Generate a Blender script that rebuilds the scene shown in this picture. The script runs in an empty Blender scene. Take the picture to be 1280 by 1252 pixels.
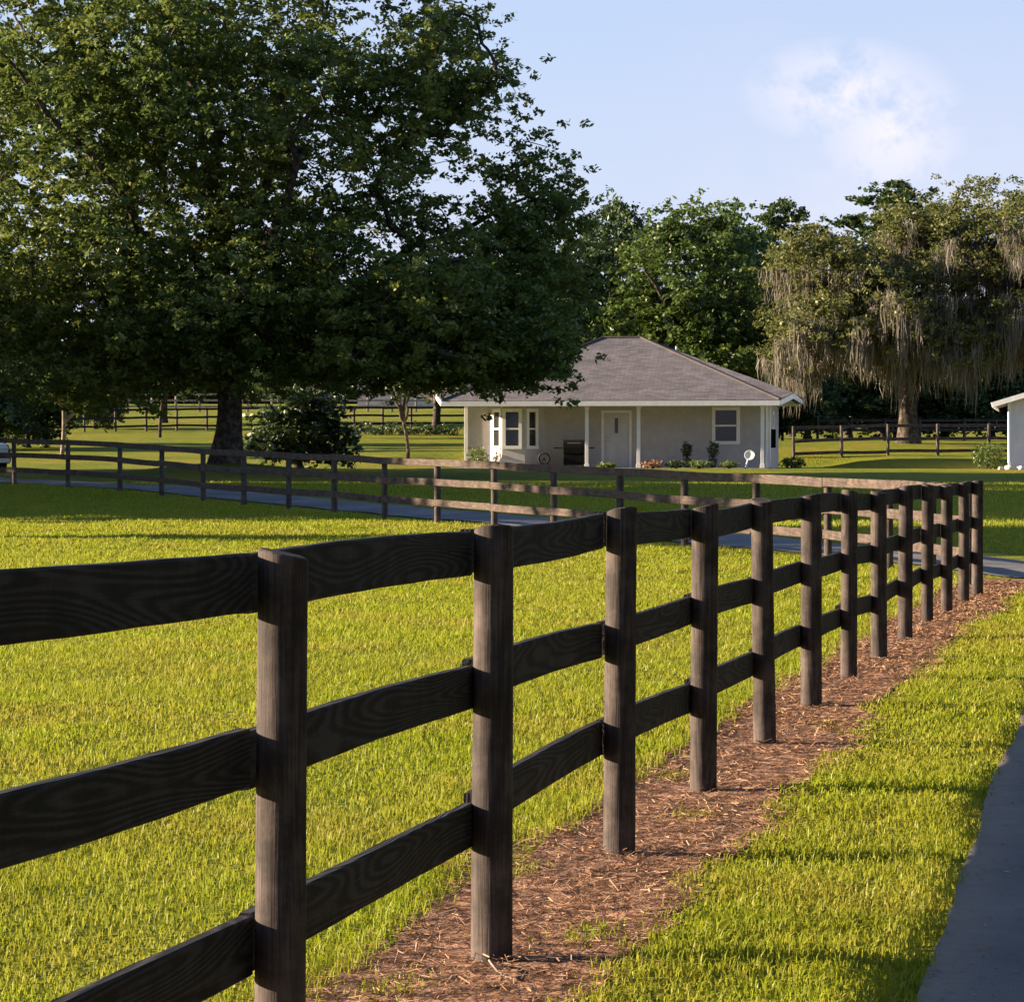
import bpy, math, random
import numpy as np
from mathutils import Vector, Matrix

R = math.radians
scene = bpy.context.scene
COL = scene.collection

# ------------------------------------------------------------------ camera
F_PX, CAM_H, HOR = 3641.0, 1.556, 581.0          # focal length / horizon in photo pixels (1280 wide)
cam_data = bpy.data.cameras.new('camera')
cam_data.sensor_fit = 'HORIZONTAL'
cam_data.sensor_width = 36.0
cam_data.lens = 36.0 * F_PX / 1280.0
cam_data.clip_start = 0.1
cam_data.clip_end = 6000.0
cam = bpy.data.objects.new('camera', cam_data)
COL.objects.link(cam)
cam.location = (0, 0, CAM_H)
cam.rotation_euler = (math.pi / 2 - math.atan((626.0 - HOR) / F_PX), 0, 0)
scene.camera = cam

# ------------------------------------------------------------------ world, sun, exposure
SUN_EL, SUN_AZ = R(15.0), R(-86.0)                 # azimuth from +Y, clockwise; -90 = from the left
world = bpy.data.worlds.new('World')
scene.world = world
world.use_nodes = True
wn, wl = world.node_tree.nodes, world.node_tree.links
wn.clear()
w_out = wn.new('ShaderNodeOutputWorld')
w_bg = wn.new('ShaderNodeBackground')
w_bg.inputs['Strength'].default_value = 0.058
sky = wn.new('ShaderNodeTexSky')
sky.sky_type = 'NISHITA'
sky.sun_disc = False
sky.sun_elevation = SUN_EL
sky.sun_rotation = SUN_AZ
sky.altitude = 30
sky.air_density = 1.0
sky.dust_density = 0.6
sky.ozone_density = 4.0
tc = wn.new('ShaderNodeTexCoord')

def wmath(op, a, b=None, clamp=False):
    n = wn.new('ShaderNodeMath'); n.operation = op; n.use_clamp = clamp
    for i, v in enumerate((a, b)):
        if v is None: continue
        if hasattr(v, 'node'): wl.new(v, n.inputs[i])
        else: n.inputs[i].default_value = v
    return n.outputs[0]

def wnoise(scale, detail, rough, loc):
    m = wn.new('ShaderNodeMapping'); m.inputs['Scale'].default_value = scale; m.inputs['Location'].default_value = loc
    wl.new(tc.outputs['Generated'], m.inputs['Vector'])
    t = wn.new('ShaderNodeTexNoise'); t.inputs['Scale'].default_value = 1.0
    t.inputs['Detail'].default_value = detail; t.inputs['Roughness'].default_value = rough
    wl.new(m.outputs[0], t.inputs['Vector'])
    return t.outputs['Fac']

# one bright ragged cumulus and thin veils all over the sky
def wblob(d, rx, rz, p):
    d = Vector(d).normalized(); k_ = rx/rz
    m_ = wn.new('ShaderNodeMapping'); m_.inputs['Scale'].default_value = (1.0, 1.0, k_)
    wl.new(tc.outputs['Generated'], m_.inputs['Vector'])
    v_ = wn.new('ShaderNodeVectorMath'); v_.operation = 'DISTANCE'; wl.new(m_.outputs[0], v_.inputs[0]); v_.inputs[1].default_value = (d.x, d.y, d.z*k_)
    return wmath('POWER', wmath('SUBTRACT', 1.0, wmath('DIVIDE', v_.outputs['Value'], rx), True), p)
cn = wmath('MULTIPLY', wmath('SUBTRACT', wnoise((62, 62, 70), 7, 0.6, (2.6, 7.1, 3.3)), 0.36), 5.5, True)
cn2 = wmath('MULTIPLY', wmath('SUBTRACT', wnoise((24, 24, 40), 6, 0.6, (9.1, 3.3, 0.7)), 0.34), 2.4, True)
puff = wmath('MULTIPLY', wmath('MAXIMUM', wblob((0.113, 1, 0.128), 0.036, 0.019, 0.85), wblob((0.130, 1, 0.114), 0.028, 0.030, 0.9)), cn, True)
puff2 = wmath('MULTIPLY', wblob((0.135, 1, 0.085), 0.085, 0.045, 0.9), cn2, True)
puff = wmath('MAXIMUM', puff, wmath('MULTIPLY', puff2, 0.55))
veil = wmath('MULTIPLY', wmath('SUBTRACT', wnoise((7, 7, 22), 4, 0.55, (3.1, 0.4, 8.2)), 0.42), 2.2, True)
sepz = wn.new('ShaderNodeSeparateXYZ'); wl.new(tc.outputs['Generated'], sepz.inputs[0])
low = wmath('SUBTRACT', 1.0, wmath('DIVIDE', wmath('MAXIMUM', sepz.outputs[2], 0.0), 0.40), True)
low = wmath('MULTIPLY', wmath('POWER', low, 1.2), 0.92)
def wmix(fac, c1, col):
    n = wn.new('ShaderNodeMixRGB'); n.inputs['Color2'].default_value = (*col, 1)
    wl.new(fac, n.inputs['Fac']); wl.new(c1, n.inputs['Color1']); return n.outputs[0]
c = wmix(low, sky.outputs[0], (3.15, 3.15, 4.1))
c = wmix(wmath('MULTIPLY', veil, 0.35), c, (3.3, 3.2, 4.1))
c = wmix(wmath('MULTIPLY', puff, 0.85), c, (4.3, 4.1, 4.5))
wl.new(c, w_bg.inputs['Color'])
wl.new(w_bg.outputs[0], w_out.inputs['Surface'])

sun_data = bpy.data.lights.new('sun', 'SUN')
sun_data.energy = 5.0
sun_data.angle = R(0.53)
sun_data.color = (1.0, 0.79, 0.55)
sun = bpy.data.objects.new('sun', sun_data)
COL.objects.link(sun)
to_sun = Vector((math.sin(SUN_AZ) * math.cos(SUN_EL), math.cos(SUN_AZ) * math.cos(SUN_EL), math.sin(SUN_EL)))
sun.rotation_euler = to_sun.to_track_quat('Z', 'Y').to_euler()
sun.location = to_sun * 60

vs = scene.view_settings
vs.view_transform = 'Standard'
vs.look = 'None'
vs.gamma = 1.0
vs.exposure = 2.05
vs.use_curve_mapping = False
scene.cycles.use_denoising = True
scene.cycles.max_bounces = 6
scene.cycles.diffuse_bounces = 3
scene.cycles.transmission_bounces = 4
scene.cycles.transparent_max_bounces = 6

# ------------------------------------------------------------------ helpers
def link_mesh(name, me, parent=None, mat=None):
    o = bpy.data.objects.new(name, me)
    COL.objects.link(o)
    if parent is not None: o.parent = parent
    if mat is not None and not me.materials: me.materials.append(mat)
    return o

def np_mesh(name, verts, faces, smooth=False):
    """faces: array (n,k) all with k corners, or a list of such arrays"""
    me = bpy.data.meshes.new(name)
    if not isinstance(faces, list): faces = [faces]
    faces = [np.asarray(f, dtype=np.int32) for f in faces if len(f)]
    verts = np.asarray(verts, dtype=np.float32)
    me.vertices.add(len(verts)); me.vertices.foreach_set('co', verts.ravel())
    loops = np.concatenate([f.ravel() for f in faces])
    tot = np.concatenate([np.full(len(f), f.shape[1], dtype=np.int32) for f in faces])
    start = np.concatenate([[0], np.cumsum(tot)[:-1]]).astype(np.int32)
    me.loops.add(len(loops)); me.loops.foreach_set('vertex_index', loops)
    me.polygons.add(len(tot)); me.polygons.foreach_set('loop_start', start); me.polygons.foreach_set('loop_total', tot)
    if smooth: me.polygons.foreach_set('use_smooth', np.ones(len(tot), dtype=bool))
    me.update(calc_edges=True)
    return me

class MB:
    """collects simple solids, builds one mesh"""
    def __init__(s): s.v = []; s.f = []; s.sm = []
    def add(s, verts, faces, smooth=False):
        o = len(s.v); s.v += [tuple(p) for p in verts]
        s.f += [tuple(i + o for i in f) for f in faces]; s.sm += [smooth] * len(faces)
    def box(s, x0, x1, y0, y1, z0, z1, M=None):
        p = [Vector(q) for q in ((x0,y0,z0),(x1,y0,z0),(x1,y1,z0),(x0,y1,z0),(x0,y0,z1),(x1,y0,z1),(x1,y1,z1),(x0,y1,z1))]
        if M is not None: p = [M @ q for q in p]
        s.add(p, [(0,3,2,1),(4,5,6,7),(0,1,5,4),(1,2,6,5),(2,3,7,6),(3,0,4,7)]); return s
    def prism(s, poly, y0, y1, M=None):
        n = len(poly)
        p = [Vector((a, y0, b)) for a, b in poly] + [Vector((a, y1, b)) for a, b in poly]
        if M is not None: p = [M @ q for q in p]
        s.add(p, [tuple(range(n)), tuple(range(2*n-1, n-1, -1))] + [(i, i+n, (i+1)%n+n, (i+1)%n) for i in range(n)]); return s
    def tube(s, pts, rad, n=8, cap=True, smooth=True):
        pts = [Vector(p) for p in pts]; rings = []
        up = Vector((0.13, 0.27, 0.95))
        for i, p in enumerate(pts):
            t = (pts[min(i+1, len(pts)-1)] - pts[max(i-1, 0)]).normalized()
            a = t.cross(up)
            if a.length < 1e-3: a = t.cross(Vector((1,0,0)))
            a.normalize(); b = t.cross(a)
            r = rad[i] if hasattr(rad, '__len__') else rad
            rings.append([p + (a*math.cos(2*math.pi*k/n) + b*math.sin(2*math.pi*k/n))*r for k in range(n)])
        vs_ = [q for rg in rings for q in rg]; fs = []
        for i in range(len(pts)-1):
            for k in range(n):
                fs.append((i*n+k, i*n+(k+1)%n, (i+1)*n+(k+1)%n, (i+1)*n+k))
        s.add(vs_, fs, smooth)
        if cap:
            s.add(rings[0], [tuple(range(n))]); s.add(rings[-1], [tuple(range(n-1, -1, -1))])
        return s
    def lathe(s, prof, c=(0,0,0), n=16, M=None):
        vs_ = []
        for r, z in prof:
            for k in range(n):
                q = Vector((c[0]+r*math.cos(2*math.pi*k/n), c[1]+r*math.sin(2*math.pi*k/n), c[2]+z))
                vs_.append(M @ q if M is not None else q)
        fs = [(i*n+k, i*n+(k+1)%n, (i+1)*n+(k+1)%n, (i+1)*n+k) for i in range(len(prof)-1) for k in range(n)]
        s.add(vs_, fs, True); return s
    def build(s, name, mat, parent=None, bevel=0.0):
        me = bpy.data.meshes.new(name)
        me.from_pydata([tuple(p) for p in s.v], [], s.f)
        me.polygons.foreach_set('use_smooth', s.sm)
        me.materials.append(mat); me.update()
        o = link_mesh(name, me, parent)
        if bevel:
            b = o.modifiers.new('bevel', 'BEVEL'); b.width = bevel; b.segments = 2; b.limit_method = 'ANGLE'
        return o

def tag(o, label, cat=None, group=None, kind=None):
    o['label'] = label
    if cat: o['category'] = cat
    if group: o['group'] = group
    if kind: o['kind'] = kind
    return o

def empty(name, loc, label=None, cat=None, group=None, rz=0.0):
    o = bpy.data.objects.new(name, None); COL.objects.link(o)
    o.empty_display_size = 0.3
    o.location = loc; o.rotation_euler = (0, 0, rz)
    if label: tag(o, label, cat, group)
    return o

def recentre(root, loc):
    """move a thing's origin to its base without moving its parts"""
    loc = Vector(loc); root.location = loc
    for c in root.children: c.location = c.location - loc

def vnoise(x, y, seed=0):
    """smooth value noise, about -1..1"""
    x = np.asarray(x, float); y = np.asarray(y, float)
    xi = np.floor(x).astype(np.int64); yi = np.floor(y).astype(np.int64)
    fx = x - xi; fy = y - yi; fx = fx*fx*(3-2*fx); fy = fy*fy*(3-2*fy)
    def h(a, b):
        n = (a*374761393 + b*668265263 + seed*1442695041) & 0x7fffffff
        n = ((n ^ (n >> 13)) * 1274126177) & 0x7fffffff
        return ((n ^ (n >> 16)) & 0xffff) / 32767.5 - 1.0
    return ((h(xi,yi)*(1-fx)+h(xi+1,yi)*fx)*(1-fy) + (h(xi,yi+1)*(1-fx)+h(xi+1,yi+1)*fx)*fy)

# ------------------------------------------------------------------ terrain
_TL = np.array([(-60,0),(30,0),(40,.02),(45,.055),(50,.13),(57,.31),(62,.41),(67,.54),(72,.66),(79,.92),(92,1.24),(107,1.46),(120,1.95),(140,2.6),(160,3.31),(190,4.5),(215,5.45),(260,7.0),(350,8.5),(600,10),(6000,10)], float)
_TR = np.array([(-60,0),(30,0),(40,.02),(45,.055),(50,.13),(57,.31),(62,.41),(67,.54),(72,.66),(79,.90),(92,1.20),(107,1.44),(118,1.83),(128,2.50),(140,2.72),(160,2.85),(180,3.2),(260,4.5),(350,6),(600,8),(6000,8)], float)
HOUSE_TH = R(-7.5)
HOUSE_O = (-2.62, 108.1)
def T(x, y):
    x = np.asarray(x, float); y = np.asarray(y, float)
    w = np.clip((x + 4) / 14.0, 0, 1); w = w*w*(3-2*w)
    z = np.interp(y, _TL[:,0], _TL[:,1])*(1-w) + np.interp(y, _TR[:,0], _TR[:,1])*w
    # flat pad under the house
    ct, st = math.cos(HOUSE_TH), math.sin(HOUSE_TH)
    u = (x-HOUSE_O[0])*ct + (y-HOUSE_O[1])*st; v = -(x-HOUSE_O[0])*st + (y-HOUSE_O[1])*ct
    dd = np.maximum(np.maximum(-0.5-u, u-13.2), np.maximum(-1.0-v, v-11.5))
    k = np.clip(1 - dd/3.0, 0, 1); k = k*k*(3-2*k)
    z = z*(1-k) + 1.42*k
    # root mound of the big oak
    r2 = (x+9.1)**2 + (y-93)**2
    z = z + 0.38*np.exp(-r2/9.0)
    z = z + 0.018*vnoise(x*0.45, y*0.45, 3) + 0.012*vnoise(x*1.3, y*1.3, 5)
    return z
def Tz(x, y): return float(T(np.array([x]), np.array([y]))[0])
def pxX(px, d): return (px - 640.0) * d / F_PX
def zy(y, d): return CAM_H + (HOR - y) * d / F_PX

# ------------------------------------------------------------------ materials
def new_mat(name):
    m = bpy.data.materials.new(name); m.use_nodes = True
    nt = m.node_tree; nt.nodes.clear()
    return m, nt.nodes, nt.links

def N(nodes, typ, **kw):
    n = nodes.new(typ)
    for k, v in kw.items():
        if k in n.inputs: n.inputs[k].default_value = v
        else: setattr(n, k, v)
    return n

def ramp(nodes, stops):
    r = nodes.new('ShaderNodeValToRGB')
    while len(r.color_ramp.elements) < len(stops): r.color_ramp.elements.new(0.5)
    for e, (p, c) in zip(r.color_ramp.elements, stops):
        e.position = p; e.color = (*c, 1)
    return r

def simple_mat(name, col, rough=0.6, var=0.12, scale=6.0, bump=0.15, bscale=60.0, spec=0.3, metallic=0.0, stain=None):
    m, nd, lk = new_mat(name)
    out = N(nd, 'ShaderNodeOutputMaterial'); p = N(nd, 'ShaderNodeBsdfPrincipled')
    p.inputs['Roughness'].default_value = rough; p.inputs['Specular IOR Level'].default_value = spec
    p.inputs['Metallic'].default_value = metallic
    c = N(nd, 'ShaderNodeTexCoord')
    n1 = N(nd, 'ShaderNodeTexNoise', Scale=scale, Detail=6.0, Roughness=0.65)
    lk.new(c.outputs['Object'], n1.inputs['Vector'])
    lo = tuple(max(0, x*(1-var*1.6)) for x in col); hi = tuple(min(1, x*(1+var)) for x in col)
    st = [(0.3, stain or lo), (0.45, lo), (0.7, hi)]
    r = ramp(nd, st); lk.new(n1.outputs['Fac'], r.inputs['Fac']); lk.new(r.outputs[0], p.inputs['Base Color'])
    if bump:
        n2 = N(nd, 'ShaderNodeTexNoise', Scale=bscale, Detail=4.0)
        lk.new(c.outputs['Object'], n2.inputs['Vector'])
        b = N(nd, 'ShaderNodeBump', Strength=bump, Distance=0.01)
        lk.new(n2.outputs['Fac'], b.inputs['Height']); lk.new(b.outputs[0], p.inputs['Normal'])
    lk.new(p.outputs[0], out.inputs['Surface'])
    return m

def leaf_mat(name, stops, trans=0.35, gloss=0.05, patch=None, pscale=0.35):
    m, nd, lk = new_mat(name)
    out = N(nd, 'ShaderNodeOutputMaterial')
    g = N(nd, 'ShaderNodeNewGeometry')
    r = ramp(nd, stops); lk.new(g.outputs['Random Per Island'], r.inputs['Fac'])
    colr = r.outputs[0]
    if patch:
        n1 = N(nd, 'ShaderNodeTexNoise', Scale=pscale, Detail=3.0, Roughness=0.6)
        lk.new(g.outputs['Position'], n1.inputs['Vector'])
        mr = N(nd, 'ShaderNodeMapRange'); mr.inputs['From Min'].default_value = 0.42; mr.inputs['From Max'].default_value = 0.66
        mr.inputs['To Max'].default_value = patch[1]
        lk.new(n1.outputs['Fac'], mr.inputs['Value'])
        mx = N(nd, 'ShaderNodeMixRGB'); mx.inputs['Color2'].default_value = (*patch[0], 1)
        lk.new(mr.outputs[0], mx.inputs['Fac']); lk.new(colr, mx.inputs['Color1']); colr = mx.outputs[0]
    d = N(nd, 'ShaderNodeBsdfDiffuse'); t = N(nd, 'ShaderNodeBsdfTranslucent'); gl = N(nd, 'ShaderNodeBsdfGlossy', Roughness=0.45)
    lk.new(colr, d.inputs['Color']); lk.new(colr, t.inputs['Color'])
    m1 = N(nd, 'ShaderNodeMixShader'); m1.inputs['Fac'].default_value = trans
    lk.new(d.outputs[0], m1.inputs[1]); lk.new(t.outputs[0], m1.inputs[2])
    m2 = N(nd, 'ShaderNodeMixShader'); m2.inputs['Fac'].default_value = gloss
    lk.new(m1.outputs[0], m2.inputs[1]); lk.new(gl.outputs[0], m2.inputs[2])
    lk.new(m2.outputs[0], out.inputs['Surface'])
    return m

def wood_mat(name, dark, light, grain=1.0, rough=0.8, lines=3.3):
    """weathered painted board or post, long grain along local X"""
    m, nd, lk = new_mat(name)
    out = N(nd, 'ShaderNodeOutputMaterial'); p = N(nd, 'ShaderNodeBsdfPrincipled')
    p.inputs['Specular IOR Level'].default_value = 0.22
    c = N(nd, 'ShaderNodeTexCoord'); oi = N(nd, 'ShaderNodeObjectInfo')
    sc = N(nd, 'ShaderNodeVectorMath', operation='SCALE'); sc.inputs['Scale'].default_value = 37.0
    cmb = N(nd, 'ShaderNodeCombineXYZ')
    for k in range(3): lk.new(oi.outputs['Random'], cmb.inputs[k])
    lk.new(cmb.outputs[0], sc.inputs[0])
    ad = N(nd, 'ShaderNodeVectorMath', operation='ADD'); lk.new(c.outputs['Object'], ad.inputs[0]); lk.new(sc.outputs[0], ad.inputs[1])
    mp_ = N(nd, 'ShaderNodeMapping'); mp_.inputs['Scale'].default_value = (0.9, 9.0, 9.0); lk.new(ad.outputs[0], mp_.inputs['Vector'])
    n0 = N(nd, 'ShaderNodeTexNoise', Scale=0.55, Detail=1.0); lk.new(mp_.outputs[0], n0.inputs['Vector'])
    mul = N(nd, 'ShaderNodeMath', operation='MULTIPLY'); mul.inputs[1].default_value = 26.0; lk.new(n0.outputs['Fac'], mul.inputs[0])
    sn = N(nd, 'ShaderNodeMath', operation='SINE'); m2 = N(nd, 'ShaderNodeMath', operation='MULTIPLY'); m2.inputs[1].default_value = lines
    lk.new(mul.outputs[0], m2.inputs[0]); lk.new(m2.outputs[0], sn.inputs[0])
    mpf = N(nd, 'ShaderNodeMapping'); mpf.inputs['Scale'].default_value = (5.0, 160.0, 160.0); lk.new(ad.outputs[0], mpf.inputs['Vector'])
    nf = N(nd, 'ShaderNodeTexNoise', Scale=1.0, Detail=4.0); lk.new(mpf.outputs[0], nf.inputs['Vector'])
    nb = N(nd, 'ShaderNodeTexNoise', Scale=5.0, Detail=5.0, Roughness=0.7); lk.new(ad.outputs[0], nb.inputs['Vector'])
    a1 = N(nd, 'ShaderNodeMath', operation='MULTIPLY'); a1.inputs[1].default_value = 0.16*grain; lk.new(sn.outputs[0], a1.inputs[0])
    a2 = N(nd, 'ShaderNodeMath', operation='ADD'); lk.new(a1.outputs[0], a2.inputs[0]); lk.new(nb.outputs['Fac'], a2.inputs[1])
    a3 = N(nd, 'ShaderNodeMath', operation='MULTIPLY_ADD'); a3.inputs[1].default_value = 0.5; lk.new(nf.outputs['Fac'], a3.inputs[0]); lk.new(a2.outputs[0], a3.inputs[2])
    r = ramp(nd, [(0.42, tuple(x*0.55 for x in dark)), (0.66, dark), (0.98, light)])
    lk.new(a3.outputs[0], r.inputs['Fac']); lk.new(r.outputs[0], p.inputs['Base Color'])
    p.inputs['Roughness'].default_value = rough
    b = N(nd, 'ShaderNodeBump', Strength=0.55, Distance=0.006); lk.new(a3.outputs[0], b.inputs['Height'])
    lk.new(b.outputs[0], p.inputs['Normal']); lk.new(p.outputs[0], out.inputs['Surface'])
    return m

def ground_mat():
    m, nd, lk = new_mat('grass_ground')
    out = N(nd, 'ShaderNodeOutputMaterial'); p = N(nd, 'ShaderNodeBsdfPrincipled', Roughness=0.9)
    p.inputs['Specular IOR Level'].default_value = 0.1
    g = N(nd, 'ShaderNodeNewGeometry')
    n1 = N(nd, 'ShaderNodeTexNoise', Scale=0.22, Detail=5.0, Roughness=0.6); lk.new(g.outputs['Position'], n1.inputs['Vector'])
    n2 = N(nd, 'ShaderNodeTexNoise', Scale=2.6, Detail=6.0, Roughness=0.7); lk.new(g.outputs['Position'], n2.inputs['Vector'])
    r1 = ramp(nd, [(0.34, (0.125, 0.155, 0.014)), (0.52, (0.18, 0.19, 0.016)), (0.68, (0.23, 0.185, 0.028))])
    lk.new(n1.outputs['Fac'], r1.inputs['Fac'])
    r2 = ramp(nd, [(0.3, (0.55, 0.6, 0.5)), (0.7, (1.25, 1.2, 1.1))]); lk.new(n2.outputs['Fac'], r2.inputs['Fac'])
    mx = N(nd, 'ShaderNodeMixRGB', blend_type='MULTIPLY'); mx.inputs['Fac'].default_value = 1.0
    lk.new(r1.outputs[0], mx.inputs['Color1']); lk.new(r2.outputs[0], mx.inputs['Color2'])
    lk.new(mx.outputs[0], p.inputs['Base Color'])
    n3 = N(nd, 'ShaderNodeTexNoise', Scale=14.0, Detail=5.0); lk.new(g.outputs['Position'], n3.inputs['Vector'])
    b = N(nd, 'ShaderNodeBump', Strength=1.0, Distance=0.09); lk.new(n3.outputs['Fac'], b.inputs['Height'])
    lk.new(b.outputs[0], p.inputs['Normal']); lk.new(p.outputs[0], out.inputs['Surface'])
    return m

def asphalt_mat():
    m, nd, lk = new_mat('asphalt')
    out = N(nd, 'ShaderNodeOutputMaterial'); p = N(nd, 'ShaderNodeBsdfPrincipled', Roughness=0.82)
    p.inputs['Specular IOR Level'].default_value = 0.25
    g = N(nd, 'ShaderNodeNewGeometry')
    n1 = N(nd, 'ShaderNodeTexNoise', Scale=0.7, Detail=6.0, Roughness=0.65); lk.new(g.outputs['Position'], n1.inputs['Vector'])
    n2 = N(nd, 'ShaderNodeTexNoise', Scale=170.0, Detail=3.0); lk.new(g.outputs['Position'], n2.inputs['Vector'])
    ad = N(nd, 'ShaderNodeMath', operation='MULTIPLY_ADD'); ad.inputs[1].default_value = 0.55
    lk.new(n2.outputs['Fac'], ad.inputs[0]); lk.new(n1.outputs['Fac'], ad.inputs[2])
    r = ramp(nd, [(0.5, (0.075, 0.074, 0.080)), (0.8, (0.135, 0.131, 0.136)), (1.0, (0.24, 0.23, 0.22))])
    lk.new(ad.outputs[0], r.inputs['Fac'])
    da = N(nd, 'ShaderNodeAttribute'); da.attribute_name = 'pale_edge'
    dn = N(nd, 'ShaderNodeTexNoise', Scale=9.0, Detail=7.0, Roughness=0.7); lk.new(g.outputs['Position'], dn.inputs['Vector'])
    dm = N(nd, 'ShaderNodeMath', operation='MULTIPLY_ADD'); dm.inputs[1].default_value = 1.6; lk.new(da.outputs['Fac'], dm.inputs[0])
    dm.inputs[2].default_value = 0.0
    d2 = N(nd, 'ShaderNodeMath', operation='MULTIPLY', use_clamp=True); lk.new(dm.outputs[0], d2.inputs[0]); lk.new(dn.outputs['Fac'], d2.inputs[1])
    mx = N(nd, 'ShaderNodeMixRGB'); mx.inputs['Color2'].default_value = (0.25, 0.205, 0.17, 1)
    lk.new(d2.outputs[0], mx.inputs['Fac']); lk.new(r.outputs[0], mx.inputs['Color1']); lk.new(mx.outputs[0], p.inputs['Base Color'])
    b = N(nd, 'ShaderNodeBump', Strength=0.6, Distance=0.006); lk.new(n2.outputs['Fac'], b.inputs['Height'])
    lk.new(b.outputs[0], p.inputs['Normal']); lk.new(p.outputs[0], out.inputs['Surface'])
    return m

def shingle_mat():
    m, nd, lk = new_mat('shingles')
    out = N(nd, 'ShaderNodeOutputMaterial'); p = N(nd, 'ShaderNodeBsdfPrincipled', Roughness=0.9)
    p.inputs['Specular IOR Level'].default_value = 0.15
    c = N(nd, 'ShaderNodeTexCoord')
    br = N(nd, 'ShaderNodeTexBrick', Scale=1.0); br.offset = 0.5
    br.inputs['Color1'].default_value = (0.112, 0.106, 0.118, 1); br.inputs['Color2'].default_value = (0.168, 0.157, 0.168, 1)
    br.inputs['Mortar'].default_value = (0.08, 0.07, 0.07, 1)
    br.inputs['Mortar Size'].default_value = 0.008; br.inputs['Brick Width'].default_value = 0.33; br.inputs['Row Height'].default_value = 0.14
    lk.new(c.outputs['UV'], br.inputs['Vector'])
    n = N(nd, 'ShaderNodeTexNoise', Scale=1.1, Detail=7.0, Roughness=0.7); lk.new(c.outputs['Object'], n.inputs['Vector'])
    r = ramp(nd, [(0.3, (0.72, 0.72, 0.74)), (0.7, (1.2, 1.18, 1.15))]); lk.new(n.outputs['Fac'], r.inputs['Fac'])
    mx = N(nd, 'ShaderNodeMixRGB', blend_type='MULTIPLY'); mx.inputs['Fac'].default_value = 1
    lk.new(br.outputs['Color'], mx.inputs['Color1']); lk.new(r.outputs[0], mx.inputs['Color2'])
    lk.new(mx.outputs[0], p.inputs['Base Color'])
    b = N(nd, 'ShaderNodeBump', Strength=0.5, Distance=0.015); lk.new(br.outputs['Fac'], b.inputs['Height']); b.invert = True
    lk.new(b.outputs[0], p.inputs['Normal']); lk.new(p.outputs[0], out.inputs['Surface'])
    return m

def glass_mat(name='window_glass', col=(0.02, 0.022, 0.028)):
    m, nd, lk = new_mat(name)
    out = N(nd, 'ShaderNodeOutputMaterial'); p = N(nd, 'ShaderNodeBsdfPrincipled', Roughness=0.06)
    p.inputs['Base Color'].default_value = (*col, 1); p.inputs['Specular IOR Level'].default_value = 0.35
    lk.new(p.outputs[0], out.inputs['Surface'])
    return m

M_ground = ground_mat()
M_asphalt = asphalt_mat()
M_shingle = shingle_mat()
M_glass = glass_mat()
M_rail = wood_mat('fence_board', (0.0085, 0.008, 0.0088), (0.036, 0.034, 0.038), 1.15, 0.8, 7.5)
M_post = wood_mat('fence_post_wood', (0.032, 0.025, 0.023), (0.105, 0.081, 0.072), 0.3)
M_rail_far = wood_mat('weathered_board', (0.050, 0.036, 0.030), (0.115, 0.084, 0.070), 0.5)
M_post_far = wood_mat('weathered_post', (0.05, 0.039, 0.034), (0.12, 0.094, 0.08), 0.4)
M_pale_rail = wood_mat('pale_board', (0.22, 0.16, 0.12), (0.42, 0.33, 0.26), 0.4)
M_mulch = simple_mat('mulch_soil', (0.38, 0.215, 0.14), 0.95, 0.45, 9.0, 1.0, 45.0, 0.05, stain=(0.075, 0.04, 0.028))
M_straw = leaf_mat('straw', [(0.0, (0.11, 0.062, 0.046)), (0.4, (0.28, 0.155, 0.092)), (0.8, (0.40, 0.235, 0.135)), (1.0, (0.46, 0.34, 0.24))], 0.1, 0.02)
M_blade = leaf_mat('grass_blade', [(0.0, (0.205, 0.265, 0.017)), (0.5, (0.262, 0.308, 0.020)), (0.93, (0.318, 0.338, 0.026)), (1.0, (0.38, 0.35, 0.08))], 0.5, 0.012, ((0.33, 0.285, 0.05), 0.6), 0.55)
M_bark = simple_mat('bark', (0.105, 0.085, 0.07), 0.95, 0.4, 5.0, 1.0, 14.0, 0.1)
M_bark_pale = simple_mat('pale_bark', (0.30, 0.24, 0.20), 0.95, 0.3, 6.0, 0.8, 18.0, 0.1)
M_leaf_oak = leaf_mat('oak_leaves', [(0.0, (0.065, 0.105, 0.024)), (0.5, (0.105, 0.152, 0.032)), (1.0, (0.150, 0.195, 0.045))], 0.40, 0.04, ((0.20, 0.225, 0.04), 0.6), 0.2)
M_leaf_live = leaf_mat('live_oak_leaves', [(0.0, (0.085, 0.10, 0.03)), (0.5, (0.135, 0.15, 0.045)), (1.0, (0.19, 0.195, 0.065))], 0.35, 0.03)
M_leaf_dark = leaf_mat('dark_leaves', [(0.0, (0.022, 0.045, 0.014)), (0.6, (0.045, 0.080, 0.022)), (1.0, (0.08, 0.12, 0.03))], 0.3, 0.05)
M_leaf_bright = leaf_mat('bright_leaves', [(0.0, (0.04, 0.072, 0.013)), (0.5, (0.07, 0.115, 0.02)), (1.0, (0.115, 0.16, 0.028))], 0.36, 0.05)
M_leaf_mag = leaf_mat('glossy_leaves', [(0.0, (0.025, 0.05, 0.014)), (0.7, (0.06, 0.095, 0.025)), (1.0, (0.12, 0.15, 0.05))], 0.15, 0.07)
M_moss = leaf_mat('spanish_moss', [(0.0, (0.12, 0.112, 0.09)), (0.5, (0.20, 0.182, 0.15)), (1.0, (0.29, 0.255, 0.21))], 0.35, 0.0)
M_wall = simple_mat('stucco', (0.44, 0.415, 0.405), 0.9, 0.06, 3.0, 0.4, 70.0, 0.15)
M_white = simple_mat('white_trim', (0.78, 0.77, 0.75), 0.55, 0.05, 4.0, 0.05, 30.0, 0.3)
M_door = simple_mat('door_paint', (0.52, 0.52, 0.53), 0.5, 0.05, 3.0, 0.05, 30.0, 0.3)
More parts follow.
